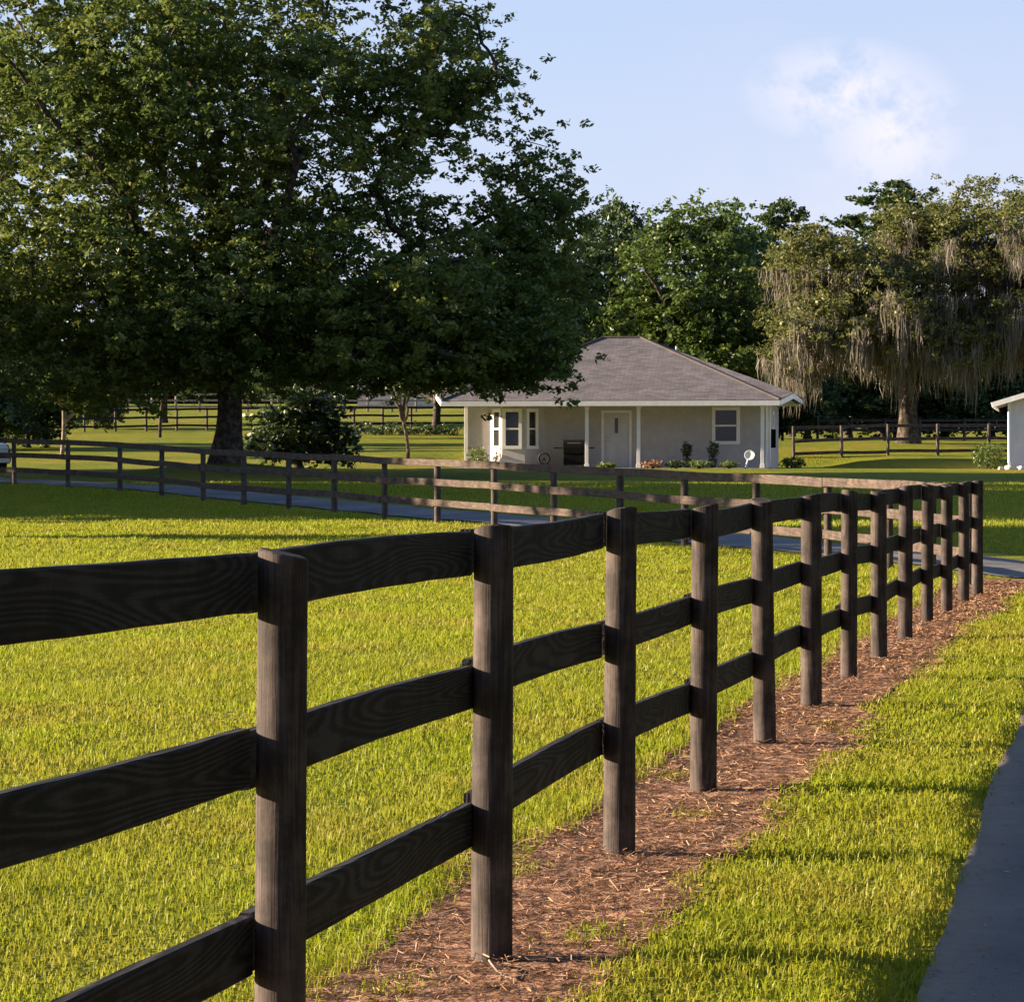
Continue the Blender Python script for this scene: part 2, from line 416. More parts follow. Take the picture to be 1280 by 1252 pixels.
M_siding = simple_mat('siding', (0.68, 0.64, 0.64), 0.7, 0.06, 3.0, 0.1, 40.0, 0.2)
M_conc = simple_mat('concrete', (0.42, 0.40, 0.37), 0.9, 0.15, 3.0, 0.4, 50.0, 0.15)
M_black = simple_mat('black_metal', (0.006, 0.006, 0.007), 0.9, 0.2, 8.0, 0.1, 40.0, 0.1)
M_steel = simple_mat('grey_steel', (0.35, 0.35, 0.36), 0.35, 0.1, 8.0, 0.05, 40.0, 0.5, 0.8)
M_hose = simple_mat('hose_rubber', (0.02, 0.02, 0.02), 0.8, 0.2, 8.0, 0.1, 40.0, 0.3)
M_pot = simple_mat('glazed_pot', (0.07, 0.06, 0.065), 0.4, 0.2, 8.0, 0.1, 40.0, 0.4)
M_stone = simple_mat('pale_stone', (0.62, 0.60, 0.58), 0.85, 0.15, 5.0, 0.4, 30.0, 0.2)
M_carblue = simple_mat('navy_paint', (0.012, 0.018, 0.05), 0.18, 0.05, 3.0, 0.0, 30.0, 0.6)
M_carwhite = simple_mat('car_white_and_highlight', (0.75, 0.76, 0.78), 0.2, 0.02, 3.0, 0.0, 30.0, 0.5)
M_rubber = simple_mat('tyre_rubber', (0.018, 0.018, 0.018), 0.85, 0.2, 9.0, 0.2, 40.0, 0.2)

# ------------------------------------------------------------------ ground sheet
def grid_axis(parts):
    out = []
    for a, b, s in parts: out += list(np.arange(a, b, s))
    return np.array(out + [parts[-1][1]])
gx = grid_axis([(-2500,-300,400),(-300,-60,20),(-60,-14,2),(-14,14,0.5),(14,40,1.5),(40,100,10),(100,300,25),(300,2500,400)])
gy = grid_axis([(-60,0,6),(0,60,0.5),(60,130,1.0),(130,280,4),(280,600,25),(600,5200,400)])
GX, GY = np.meshgrid(gx, gy)
GZ = T(GX, GY)
nx, ny = len(gx), len(gy)
idx = np.arange(nx*ny).reshape(ny, nx)
quads = np.stack([idx[:-1,:-1], idx[:-1,1:], idx[1:,1:], idx[1:,:-1]], -1).reshape(-1, 4)
ground = link_mesh('ground', np_mesh('ground', np.stack([GX, GY, GZ], -1).reshape(-1,3), quads, True), None, M_ground)
tag(ground, 'gently rising grass ground reaching the distant trees', None, None, 'structure')

# ------------------------------------------------------------------ fence geometry (plan)
P1 = np.array([-0.542, 6.74]); STEP = np.array([0.466, 2.400])
def fence_x(d):
    i = (np.asarray(d, float) - P1[1]) / STEP[1]
    return P1[0] + 0.475*i + 0.0038*np.maximum(i, 0)**2
near_pts = [(float(fence_x(P1[1] + STEP[1]*(i-1))), float(P1[1] + STEP[1]*(i-1))) for i in range(0, 13)]      # index 0 is off the left edge, index 12 near the corner
near_pts.append((5.53, 34.6))
far_px = [1035, 945, 856, 775, 692, 618, 547, 481, 418, 361, 305, 254, 202, 150, 85, 18, -52, -128]
far_pts = [(5.86, 37.3), (5.76, 40.0), (5.50, 42.5)] + [(pxX(px, 45+2.45*i), 45+2.45*i) for i, px in enumerate(far_px)]

def strip_mesh(name, left, right, dz, cross=4):
    """sheet between two polylines (same length)"""
    V = []
    for a, b in zip(left, right):
        for k in range(cross+1):
            t = k/cross; x = a[0]*(1-t)+b[0]*t; y = a[1]*(1-t)+b[1]*t
            V.append((x, y, 0))
    V = np.array(V); V[:,2] = T(V[:,0], V[:,1]) + dz
    n = len(left); I = np.arange(n*(cross+1)).reshape(n, cross+1)
    Q = np.stack([I[:-1,:-1], I[:-1,1:], I[1:,1:], I[1:,:-1]], -1).reshape(-1,4)
    return np_mesh(name, V, Q, True)

def resample(pts, step):
    pts = np.array(pts, float); s = np.concatenate([[0], np.cumsum(np.linalg.norm(np.diff(pts, axis=0), axis=1))])
    t = np.arange(0, s[-1], step)
    return np.stack([np.interp(t, s, pts[:,0]), np.interp(t, s, pts[:,1])], -1)

# road along the fence
yy = np.arange(-12, 62, 0.15)
edge = fence_x(yy) + 1.38 + 0.018*vnoise(yy*0.9, yy*0, 11) + 0.008*vnoise(yy*4.3, yy*0, 12)
offs_r = np.array([0, 0.05, 0.10, 0.16, 0.24, 0.4, 0.9, 1.6, 2.6, 4.2]); pale_edge_r = np.array([1.0, 0.95, 0.75, 0.4, 0.12, 0, 0, 0, 0, 0])  # pale tan band, strongest at the lane edge and fading inwards
RX = edge[:,None] + offs_r[None,:]; RY = np.repeat(yy[:,None], len(offs_r), 1); RZ = T(RX, RY) + 0.016
RI = np.arange(RX.size).reshape(RX.shape); RQ = np.stack([RI[:-1,:-1], RI[:-1,1:], RI[1:,1:], RI[1:,:-1]], -1).reshape(-1,4)
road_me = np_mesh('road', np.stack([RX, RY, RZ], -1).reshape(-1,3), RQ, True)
at = road_me.attributes.new('pale_edge', 'FLOAT', 'POINT'); at.data.foreach_set('value', np.tile(pale_edge_r, len(yy)).astype(np.float32))
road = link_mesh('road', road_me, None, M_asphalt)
tag(road, 'grey asphalt lane in fence shade beside the grass verge', None, None, 'structure')
# driveway behind the far fence
fp = np.array(far_pts)
near_edge = [(12.5, 24.0), (9.4, 31.0), (7.9, 35.7), (6.80, 40.0), (6.08, 43.4)]
for i in range(3, len(far_pts)):
    a = fp[max(i-1, 0)]; b = fp[min(i+1, len(fp)-1)]
    t = (b-a)/np.linalg.norm(b-a); nrm = np.array([t[1], -t[0]])
    near_edge.append(tuple(fp[i] + nrm*0.75))
near_edge.append((near_edge[-1][0]-8, near_edge[-1][1]+12))
ne = resample(near_edge, 0.6)
for _ in range(4): ne[1:-1] = (ne[:-2]+ne[1:-1]*2+ne[2:])/4
tt = np.gradient(ne, axis=0); tt /= np.linalg.norm(tt, axis=1)[:,None]
nn = np.stack([tt[:,1], -tt[:,0]], -1)
drive = link_mesh('driveway', strip_mesh('driveway', ne, ne + nn*2.2, 0.022, 6), None, M_asphalt)
tag(drive, 'narrow grey asphalt driveway running behind the paddock fence', None, None, 'structure')

# mulch bed under the near fence
yy = np.arange(-2, 39.5, 0.1)
lft = fence_x(yy) - 0.42 + 0.10*vnoise(yy*0.8, yy*0, 21) + 0.06*vnoise(yy*3.1, yy*0, 22)
rgt = fence_x(yy) + 0.46 + 0.10*vnoise(yy*0.9, yy*0, 23) + 0.06*vnoise(yy*3.7, yy*0, 24)
mulch = link_mesh('mulch_bed', strip_mesh('mulch_bed', np.stack([lft, yy], -1), np.stack([rgt, yy], -1), 0.006, 8), None, M_mulch)
tag(mulch, 'bare reddish brown mulch strip under the dark board fence', None, None, 'structure')

# ------------------------------------------------------------------ fences
def wood_post(name, mat, parent, x, y, h, r, seed, bury=0.2, lean=0.012, hang=1.0):
    rng = random.Random(seed); n, m = 18, 12
    z0 = Tz(x, y)
    V = []; ph = rng.uniform(0, 9); lx, ly = rng.uniform(-lean, lean), rng.uniform(-lean, lean)
    a1, a2 = rng.uniform(0.0, 0.05), rng.uniform(0, 6.28)
    for i in range(m+1):
        t = i/m; z = -bury + (h+bury)*t
        for k in range(n):
            th = 2*math.pi*k/n
            rr = r*(1.03-0.05*t)*(1+0.028*math.sin(2*th+ph+t*1.5)+0.02*math.sin(5*th+ph*2+t*4)+0.012*math.sin(9*th+7*t+ph))
            zz = z + (0.012*math.cos(th-a2) if i == m else 0)
            V.append((zz, lx*zz+rr*math.cos(th), ly*zz+rr*math.sin(th)))       # local X is up the post, so the grain follows it
    b = MB()
    b.add(V, [(i*n+k, (i+1)*n+k, (i+1)*n+(k+1)%n, i*n+(k+1)%n) for i in range(m) for k in range(n)], True)
    c = [V[m*n+k] for k in range(n)]
    ci = [(p[0]+0.004, p[1]*0.9+lx*p[0]*0.1, p[2]*0.9+ly*p[0]*0.1) for p in c]
    b.add(c+ci, [(k, (k+1)%n, n+(k+1)%n, n+k)[::-1] for k in range(n)] + [tuple(range(2*n-1, n-1, -1))])
    o = b.build(name, mat, parent)
    o.rotation_euler = (rng.uniform(0, 6.28), -math.pi/2, 0); o.rotation_mode = 'XYZ'
    # rotate X(up) to world Z, with a random turn about it
    Mx = Matrix.Rotation(rng.uniform(0, 6.28), 4, 'Z') @ Matrix.Rotation(-math.pi/2, 4, 'Y')
    o.matrix_local = Matrix.Translation((x, y, z0)) @ Mx
    return o

def wood_rail(name, mat, parent, a, b, hgt, thick, seed, bow=0.012):
    """board from a to b (centre of its top edge), upright"""
    rng = random.Random(seed)
    a, b = Vector(a), Vector(b); L = (b-a).length; X = (b-a).normalized()
    Zv = Vector((0,0,1)); Yv = Zv.cross(X).normalized(); Zv = X.cross(Yv)
    nseg = 12; c = 0.005; h = hgt/2; t = thick/2
    prof = [(-t+c,-h),(t-c,-h),(t,-h+c),(t,h-c),(t-c,h),(-t+c,h),(-t,h-c),(-t,-h+c)]
    s1, s2 = rng.uniform(-bow, bow), rng.uniform(-bow, bow)*0.6; tw = rng.uniform(-0.03, 0.03)
    V = []
    for i in range(nseg+1):
        u = i/nseg; w = math.sin(math.pi*u)
        for k, (py, pz) in enumerate(prof):
            j = 0.0008*math.sin(i*2.1+k*1.7+seed) + 0.0005*math.sin(i*5.3+k*.7+seed*2)
            V.append((L*u, py + s2*w + tw*pz*w, pz + s1*w + (j if pz > 0 else -j)))
    n = 8
    fs = [(i*n+k, (i+1)*n+k, (i+1)*n+(k+1)%n, i*n+(k+1)%n) for i in range(nseg) for k in range(n)]
    fs += [tuple(range(n)), tuple(nseg*n+k for k in range(n-1, -1, -1))]
    mb = MB(); mb.add(V, fs)
    o = mb.build(name, mat, parent)
    Mx = Matrix((X, Yv, Zv)).transposed().to_4x4()
    o.matrix_local = Matrix.Translation(a - Vector((0,0,h))) @ Mx
    return o

def board_fence(root, pts, H, r, rails, rail_h, mats, side, seed, jit=0.015, tops=None, thick=0.036, skip_first_post=False):
    """posts at pts; rails nailed on the `side` (+1 = left of travel) face"""
    rng = random.Random(seed); pts = [Vector((p[0], p[1], 0)) for p in pts]
    offs = []
    for i, p in enumerate(pts):
        a = pts[max(0, i-1)]; b = pts[min(len(pts)-1, i+1)]; t = (b-a).normalized()
        offs.append(Vector((-t.y, t.x, 0))*side*(r+thick/2-0.006))
        if not (skip_first_post and i == 0):
            wood_post('post', mats[1], root, p.x, p.y, H - rng.uniform(0.0, 0.02), r*rng.uniform(0.95, 1.06), seed*100+i)
    for i in range(len(pts)-1):
        d = (pts[i+1]-pts[i]).normalized()
        for j, zt in enumerate(rails):
            za = Tz(pts[i].x, pts[i].y) + zt + rng.uniform(-jit, jit)*(0.5 if j == 0 else 1)
            zb = Tz(pts[i+1].x, pts[i+1].y) + zt + rng.uniform(-jit, jit)*(0.5 if j == 0 else 1)
            if tops and (i, j) in tops: za, zb = tops[(i, j)]
            # every board runs a little off true, so neighbouring ends step at the post
            oa = offs[i]*rng.uniform(0.98, 1.16); ob = offs[i+1]*rng.uniform(0.98, 1.16)
            A = pts[i] + oa + d*0.004; B = pts[i+1] + ob - d*0.004
            wood_rail('rail', mats[0], root, (A.x, A.y, za), (B.x, B.y, zb), rail_h*rng.uniform(0.97, 1.03), thick, seed*1000+i*10+j)

root = empty('board_fence', (0,0,0), 'dark three-board fence with round posts along the mulch strip', 'fence')
near_tops = {(0,0):(1.385,1.352),(0,1):(0.995,0.945),(0,2):(0.56,0.51),(1,1):(0.935,0.925),(1,2):(0.515,0.495),(2,1):(0.945,0.93)}
board_fence(root, near_pts, 1.365, 0.063, (1.35, 0.935, 0.525), 0.136, (M_rail, M_post), +1, 7, 0.014, near_tops)
recentre(root, (near_pts[1][0], near_pts[1][1], 0))
root = empty('board_fence', (0,0,0), 'weathered three-board fence between the pasture and the driveway', 'fence')
board_fence(root, [near_pts[-1]] + far_pts, 1.30, 0.065, (1.31, 0.90, 0.49), 0.14, (M_rail_far, M_post_far), +1, 8, 0.02, skip_first_post=True)
recentre(root, (far_pts[3][0], far_pts[3][1], Tz(*far_pts[3])))

# ------------------------------------------------------------------ house
def hobj(mb, name, mat, parent, bevel=0.0): return mb.build(name, mat, parent, bevel)

house = empty('house', (HOUSE_O[0], HOUSE_O[1], 1.45), 'single-storey beige house with brown hip roof and white-posted porch', 'house', None, HOUSE_TH)
# local: x along the front (0..12.5), y to the back, z up from the porch floor
mb = MB(); mb.box(0.55, 12.08, 0.25, 10.62, -0.35, 0.0); hobj(mb, 'foundation', M_conc, house, 0.01)
WT = 2.42                                   # wall top
def wall_with_openings(name, p0, p1, z0, z1, holes, thick=0.15):
    """wall from p0 to p1 (plan), holes = (s0,s1,z0,z1) along it; outer face on the right of travel"""
    p0, p1 = Vector((*p0, 0)), Vector((*p1, 0)); L = (p1-p0).length; X = (p1-p0).normalized()
    Y = Vector((-X.y, X.x, 0)); M = Matrix((X, Y, Vector((0,0,1)))).transposed().to_4x4(); M.translation = p0
    b = MB(); s = 0.0
    for h in sorted(holes):
        if h[0] > s: b.box(s, h[0], 0, thick, z0, z1, M)
        if h[2] > z0: b.box(h[0], h[1], 0, thick, z0, h[2], M)
        if h[3] < z1: b.box(h[0], h[1], 0, thick, h[3], z1, M)
        s = h[1]
    if s < L: b.box(s, L, 0, thick, z0, z1, M)
    return b.build(name, M_wall, house), M

def window_part(M, s0, s1, z0, z1, mull=True):
    """double-hung window in a hole of a wall with frame M"""
    w = empty('window', (0,0,0)); w.parent = house
    f = 0.075
    fr = MB(); 
    fr.box(s0-0.05, s1+0.05, -0.03, 0.05, z1-f, z1+0.05, M); fr.box(s0-0.05, s1+0.05, -0.05, 0.05, z0-0.05, z0+f, M)
    fr.box(s0-0.05, s0+f, -0.028, 0.05, z0+f, z1-f, M); fr.box(s1-f, s1+0.05, -0.028, 0.05, z0+f, z1-f, M)
    frame = fr.build('frame', M_white, w)
    zm = (z0+z1)/2
    if mull: MB().box(s0+f, s1-f, -0.02, 0.045, zm-0.03, zm+0.03, M).build('sash_bar', M_white, w)
    MB().box(s0+f, s1-f, 0.03, 0.04, zm+0.03, z1-f, M).build('pane', M_glass, w)
    MB().box(s0+f, s1-f, 0.015, 0.025, z0+f, zm-0.03, M).build('pane', M_glass, w)
    return w

VW = 2.0
w1, M1 = wall_with_openings('wall', (0.6, VW), (1.55, VW), -0.02, WT, [])
w2, M2 = wall_with_openings('wall', (1.55, VW-0.002), (2.12, 1.12), -0.02, WT, [(0.28, 0.92, 0.75, 2.16)])
w3, M3 = wall_with_openings('wall', (2.12, 1.12), (2.98, 1.12), -0.02, WT, [(0.06, 0.70, 0.75, 2.16)])
w4, M4 = wall_with_openings('wall', (2.98, 1.12), (3.62, VW-0.002), -0.02, WT, [(0.14, 0.66, 0.75, 2.16)])
w5, M5 = wall_with_openings('wall', (3.62, VW), (12.03, VW), -0.02, WT, [(2.22, 3.20, -0.02, 2.08), (6.34, 7.28, 0.92, 2.22)])
wall_with_openings('wall', (12.05, VW+0.004), (12.05, 10.55), -0.02, WT, [(2.6, 3.5, 0.95, 2.1)])
wall_with_openings('wall', (12.03, 10.55), (0.6, 10.55), -0.02, WT, [])
wall_with_openings('wall', (0.6, 10.55), (0.6, VW+0.16), -0.02, WT, [(3.0, 4.0, 0.9, 2.1)])
window_part(M2, 0.28, 0.92, 0.75, 2.16); window_part(M3, 0.06, 0.70, 0.75, 2.16); window_part(M4, 0.14, 0.66, 0.75, 2.16)
window_part(M5, 6.34, 7.28, 0.92, 2.22)
Ms = Matrix.Translation((12.05, VW, 0)) @ Matrix.Rotation(math.pi/2, 4, 'Z'); window_part(Ms, 2.604, 3.504, 0.95, 2.1)
Ml = Matrix.Translation((0.6, 10.55, 0)) @ Matrix.Rotation(-math.pi/2, 4, 'Z'); window_part(Ml, 3.0, 4.0, 0.9, 2.1)
# dark floor/core so the windows look into a dim room
MB().box(0.9, 11.8, 4.2, 4.3, 0.0, WT).build('inner_wall', M_wall, house)
# white corner boards
MB().box(0.565, 0.70, VW-0.035, VW+0.10, 0, WT-0.004).build('corner_board', M_white, house, 0.006)
MB().box(11.96, 12.09, VW-0.035, VW+0.3, 0, WT-0.004).build('corner_board', M_white, house, 0.006)
# door
door = empty('door', (0,0,0)); door.parent = house
fr = MB(); fr.box(2.14, 2.23, -0.02, 0.16, 0.0, 2.15, M5); fr.box(3.19, 3.28, -0.02, 0.16, 0.0, 2.15, M5); fr.box(2.23, 3.19, -0.02, 0.16, 2.06, 2.15, M5)
fr.build('frame', M_white, door)
dp = MB(); dp.box(2.235, 3.185, 0.02, 0.06, 0.02, 2.055, M5)
for (a, b, c, e) in ((2.33, 2.64, 0.2, 0.9), (2.78, 3.09, 0.2, 0.9), (2.33, 2.52, 1.1, 1.95), (2.90, 3.09, 1.1, 1.95)):
    dp.box(a, b, 0.008, 0.02, c, e, M5)
panel = dp.build('door_panel', M_door, door, 0.004)
MB().box(2.65, 2.77, 0.002, 0.018, 1.30, 1.86, M5).build('door_window', M_glass, door)
MB().tube([M5 @ Vector((2.31, 0.02, 1.0)), M5 @ Vector((2.31, -0.05, 1.0))], [0.02, 0.03], 10).build('knob', M_steel, door)
MB().tube([M5 @ Vector((2.31, 0.02, 1.16)), M5 @ Vector((2.31, -0.02, 1.16))], 0.026, 10).build('deadbolt', M_steel, door)
# porch posts
for u in (5.38, 7.30, 11.86):
    b = MB(); b.box(u-0.062, u+0.062, 0.36, 0.484, 0.0, 2.27); b.box(u-0.085, u+0.085, 0.337, 0.507, 0.0, 0.14); b.box(u-0.08, u+0.08, 0.342, 0.502, 2.18, 2.268)
    b.build('porch_post', M_white, house, 0.006)
MB().box(3.7, 12.06, 0.34, 0.505, 2.272, 2.43).build('porch_beam', M_white, house)
# roof: hip with a porch slope carried lower at the front
E, ZE, ZF, ZR, TH = 0.0, 2.76, 2.49, 5.03, 0.05
v = {'fl': (0.0,0.0,ZF),'fr': (12.5,0.0,ZF),'ml': (-0.28,0.62,ZE),'mr': (12.98,0.62,ZE),'bl': (-0.28,11.2,ZE),'br': (12.98,11.2,ZE),'rl': (5.45,5.75,ZR),'rr': (6.9,5.75,ZR)}
ks = list(v); vi = {k: i for i, k in enumerate(ks)}
mb = MB(); nv = len(ks)
V_ = [v[k] for k in ks] + [(v[k][0], v[k][1], v[k][2]-TH) for k in ks]
top = [('fl','fr','rr','rl'), ('fr','mr','rr'), ('mr','br','rr'), ('br','bl','rl','rr'), ('bl','ml','rl'), ('ml','fl','rl')]
fs = [tuple(vi[k] for k in f) for f in top]
fs += [tuple(i+nv for i in f[::-1]) for f in fs]
loop_ = ['fl','fr','mr','br','bl','ml']
for a, b in zip(loop_, loop_[1:]+loop_[:1]): fs.append((vi[a], vi[a]+nv, vi[b]+nv, vi[b]))
mb.add(V_, fs)
roof = mb.build('roof', M_shingle, house)
me = roof.data; uv = me.uv_layers.new(name='UVMap')
for poly in me.polygons:
    nrm = poly.normal; ax = Vector((0,0,1)).cross(nrm)
    ax = ax.normalized() if ax.length > 1e-4 else Vector((1,0,0)); ay = nrm.cross(ax)
    for li in poly.loop_indices:
        co = me.vertices[me.loops[li].vertex_index].co; uv.data[li].uv = (co.dot(ax), co.dot(ay))
fa = MB()
for a, b in zip(loop_, loop_[1:]+loop_[:1]):
    pa, pb = Vector(v[a]), Vector(v[b]); X = (pb-pa).normalized(); Y = Vector((-X.y, X.x, 0)).normalized(); Z = X.cross(Y)
    M = Matrix((X, Y, Z)).transposed().to_4x4(); M.translation = pa
    fa.box(-0.01, (pb-pa).length+0.01, -0.012, 0.025, -0.21, -0.03, M)
fa.build('fascia', M_white, roof)
so = MB(); so.add([(0.03,0.03,2.435),(12.47,0.03,2.435),(12.9,0.65,2.47),(12.9,11.1,2.47),(-0.2,11.1,2.47),(-0.2,0.65,2.47)], [(5,4,3,2,1,0)])
so.build('soffit', M_white, roof)
rc = MB()
for a, b in (('rl','rr'),('fr','rr'),('fl','rl'),('br','rr'),('bl','rl')):
    pa, pb = Vector(v[a]) + Vector((0,0,0.012)), Vector(v[b]) + Vector((0,0,0.012))
    rc.tube([pa, pb], 0.05, 6)
rc.build('ridge_cap', M_shingle, roof)
rt = MB(); rt.tube([(8.2,7.2,4.2),(8.2,7.2,4.75)], 0.05, 10); rt.build('vent_pipe', M_steel, roof)
MB().tube([(12.0, 0.30, 2.32), (12.0, 0.52, 2.2), (12.0, 0.53, 0.15), (12.02, 0.36, 0.05)], 0.035, 8).build('downspout', M_white, house)
# small wall meter box at the end wall
MB().box(12.06, 12.24, 2.9, 3.3, 0.75, 1.45).build('meter_box', M_black, house, 0.02)

def house_pt(u, vv, z=0.0):
    c, s = math.cos(HOUSE_TH), math.sin(HOUSE_TH)
    return (HOUSE_O[0]+u*c-vv*s, HOUSE_O[1]+u*s+vv*c, 1.45+z)

# things on and before the porch
g = empty('barbecue_grill', house_pt(4.85, 1.2), 'black barbecue grill standing on the porch beside the door', 'grill', None, HOUSE_TH)
MB().box(-0.42, 0.42, -0.24, 0.24, 0.52, 0.78).build('firebox', M_black, g, 0.03)
lid = MB(); prof = [(-0.24, 0.0)] + [(-0.24+0.48*k/8, 0.26*math.sin(math.pi*k/8)**0.6) for k in range(1, 8)] + [(0.24, 0.0)]
lid.prism([(a, b) for a, b in prof], -0.42, 0.42, Matrix.Translation((0,0,0.785)) @ Matrix.Rotation(math.pi/2, 4, 'Z'))
ld = lid.build('lid', M_black, g, 0.01)
MB().tube([(-0.25,-0.27,0.92),(0.25,-0.27,0.92)], 0.015, 8).build('handle', M_steel, ld)
MB().box(-0.40, 0.40, -0.22, 0.22, 0.10, 0.518).build('cabinet', M_black, g, 0.01)
MB().box(-0.78, -0.425, -0.22, 0.22, 0.72, 0.76).build('side_shelf', M_black, g, 0.01)
MB().box(0.425, 0.72, -0.22, 0.22, 0.72, 0.76).build('side_shelf', M_black, g, 0.01)
for sx in (-0.34, 0.34):
    for sy in (-0.17, 0.17):
        MB().tube([(sx-0.02, sy, 0.05), (sx+0.02, sy, 0.05)], 0.05, 12).build('wheel', M_rubber, g)
        MB().box(sx-0.012, sx+0.012, sy-0.012, sy+0.012, 0.06, 0.10).build('caster', M_steel, g)
g = empty('hose_reel', house_pt(3.72, 0.95), 'coiled dark hose on a low reel under the bay window', 'hose reel', None, HOUSE_TH)
b = MB()
for k in range(5):
    r_ = 0.20+0.012*(k % 2); yk = -0.10+0.05*k
    b.tube([(r_*math.cos(t*math.pi/10), yk, 0.34+r_*math.sin(t*math.pi/10)) for t in range(21)], 0.026, 6, False)
b.build('hose', M_hose, g)
b = MB(); b.tube([(0,-0.2,0.34),(0,0.2,0.34)], 0.02, 8)
for sy in (-0.18, 0.18):
    b.tube([(-0.22, sy, 0.0),(0, sy, 0.36),(0.22, sy, 0.0)], 0.016, 6)
b.build('frame', M_black, g)

def leaf_quads(C, rng, l, w, up=0.6, ncol=None):
    """rhombus leaves centred on C (n,3) -> verts, faces"""
    n = len(C)
    nr = rng.normal(size=(n,3)); nr[:,2] = np.abs(nr[:,2])*1.0 + up; nr /= np.linalg.norm(nr, axis=1)[:,None]
    a = rng.normal(size=(n,3)); a -= nr*np.sum(a*nr, 1)[:,None]; a /= np.linalg.norm(a, axis=1)[:,None]+1e-9
    b = np.cross(nr, a)
    L = l*rng.uniform(0.6, 1.25, n)[:,None]/2; W = w*rng.uniform(0.6, 1.25, n)[:,None]/2
    V = np.empty((n,4,3)); V[:,0] = C-a*L; V[:,1] = C+b*W-a*L*0.1; V[:,2] = C+a*L; V[:,3] = C-b*W-a*L*0.1
    return V.reshape(-1,3), np.arange(n*4).reshape(n,4)

def small_plant(name, loc, label, cat, h, r, n, mat, seed, l=0.12, group=None, stem=True, zmin=0.0, pot=None):
    rng = np.random.default_rng(seed)
    e = empty(name, loc, label, cat, group)
    d = rng.normal(size=(n,3)); d /= np.linalg.norm(d, axis=1)[:,None]
    rad = rng.uniform(0.25, 1.0, n)**0.5
    lob = 1+0.22*np.sin(d[:,0]*5+seed)*np.cos(d[:,1]*4+d[:,2]*5)
    C = d*(rad*lob)[:,None]*np.array([r, r, (h-zmin)/2]); C[:,2] += (h+zmin)/2
    C[:,2] = np.maximum(C[:,2], zmin+0.03)
    V, Fq = leaf_quads(C, rng, l, l*0.5, 0.2)
    link_mesh('foliage', np_mesh('foliage', V, Fq), e, mat)
    if stem:
        b = MB()
        for k in range(5):
            a = k*1.256+seed; b.tube([(0.02*math.cos(a), 0.02*math.sin(a), zmin-0.03), (r*0.3*math.cos(a), r*0.3*math.sin(a), zmin+(h-zmin)*0.45), (r*0.6*math.cos(a), r*0.6*math.sin(a), zmin+(h-zmin)*0.8)], [0.02, 0.014, 0.006], 5)
        b.build('stem', M_bark, e)
    if pot:
        b = MB(); b.lathe([(0.0,0.0),(pot*0.62,0.0),(pot*0.9,zmin*0.6),(pot,zmin*0.95),(pot*1.06,zmin*0.97),(pot*1.06,zmin+0.02),(pot*0.92,zmin+0.02),(pot*0.9,zmin-0.03),(0,zmin-0.03)], n=20)
        b.build('pot', M_pot, e)
    return e
for u, lab in ((9.05, 'dark potted plant on the porch between the door and the window'), (10.02, 'dark potted plant standing below the right-hand window of the house')):
    small_plant('potted_plant', house_pt(u, 0.9), lab, 'plant', 0.98, 0.22, 220, M_leaf_dark, int(u*7), 0.13, None, True, 0.32, 0.16)

# flower bed and its low plants in front of the porch
bl = [house_pt(4.9+0.3*k, -0.05) for k in range(26)]
brr = [house_pt(4.9+0.3*k, -0.85-0.2*math.sin(k*0.9)*0.6) for k in range(26)]
bed = link_mesh('flower_bed', strip_mesh('flower_bed', bl, brr, 0.03, 4), None, M_mulch)
tag(bed, 'low reddish mulch bed in front of the porch', None, None, 'structure')
for i, (u, vv, h, r, mat, lab) in enumerate([
    (7.9, -0.45, 0.30, 0.40, M_straw, 'low dry brown plant in the bed beside the middle porch post'),
    (9.6, -0.55, 0.30, 0.50, M_leaf_oak, 'low olive-green spreading plant in the porch bed below the potted plants'),
    (8.75, -0.4, 0.30, 0.40, M_leaf_dark, 'small dark plant in the porch bed next to the spreading one'),
    (10.7, -0.5, 0.26, 0.40, M_leaf_oak, 'small olive plant in the porch bed near the white dish'),
    (6.2, -0.5, 0.22, 0.35, M_leaf_oak, 'small olive plant in the porch bed in front of the door')]):
    p = house_pt(u, vv); small_plant('bed_plant', (p[0], p[1], Tz(p[0], p[1])+0.02), lab, 'plant', h, r, 260, mat, 40+i, 0.13)
p = house_pt(1.15, 1.35); small_plant('shrub', (p[0], p[1], Tz(p[0], p[1])), 'small loose shrub against the left end wall of the house', 'shrub', 0.85, 0.45, 420, M_leaf_oak, 61, 0.13)
p = house_pt(12.9, 2.6); small_plant('shrub', (p[0], p[1], Tz(p[0], p[1])), 'low dark shrub at the right-hand end wall of the house', 'shrub', 0.45, 0.5, 420, M_leaf_dark, 62, 0.13)

# white satellite dish on a leaning pole
p = house_pt(11.32, -0.25); g = empty('satellite_dish', (p[0], p[1], Tz(p[0], p[1])), 'small white dish on a leaning pole in front of the porch', 'dish')
MB().tube([(-0.08,0,-0.1),(0.06,0,0.40)], 0.028, 8).build('pole', M_white, g)
Md = Matrix.Translation((0.10,-0.03,0.50)) @ Matrix.Rotation(R(72), 4, 'X') @ Matrix.Rotation(R(-12), 4, 'Y')
d_ = MB(); d_.lathe([(0.0,-0.05),(0.08,-0.045),(0.14,-0.025),(0.185,0.005),(0.19,0.012),(0.18,0.012),(0.13,-0.015),(0.07,-0.035),(0.0,-0.04)], n=24, M=Md)
d_.build('reflector', M_white, g)
MB().tube([Md @ Vector((0,0.17,0)), Md @ Vector((0,0.10,0.2))], 0.012, 6).build('arm', M_steel, g)

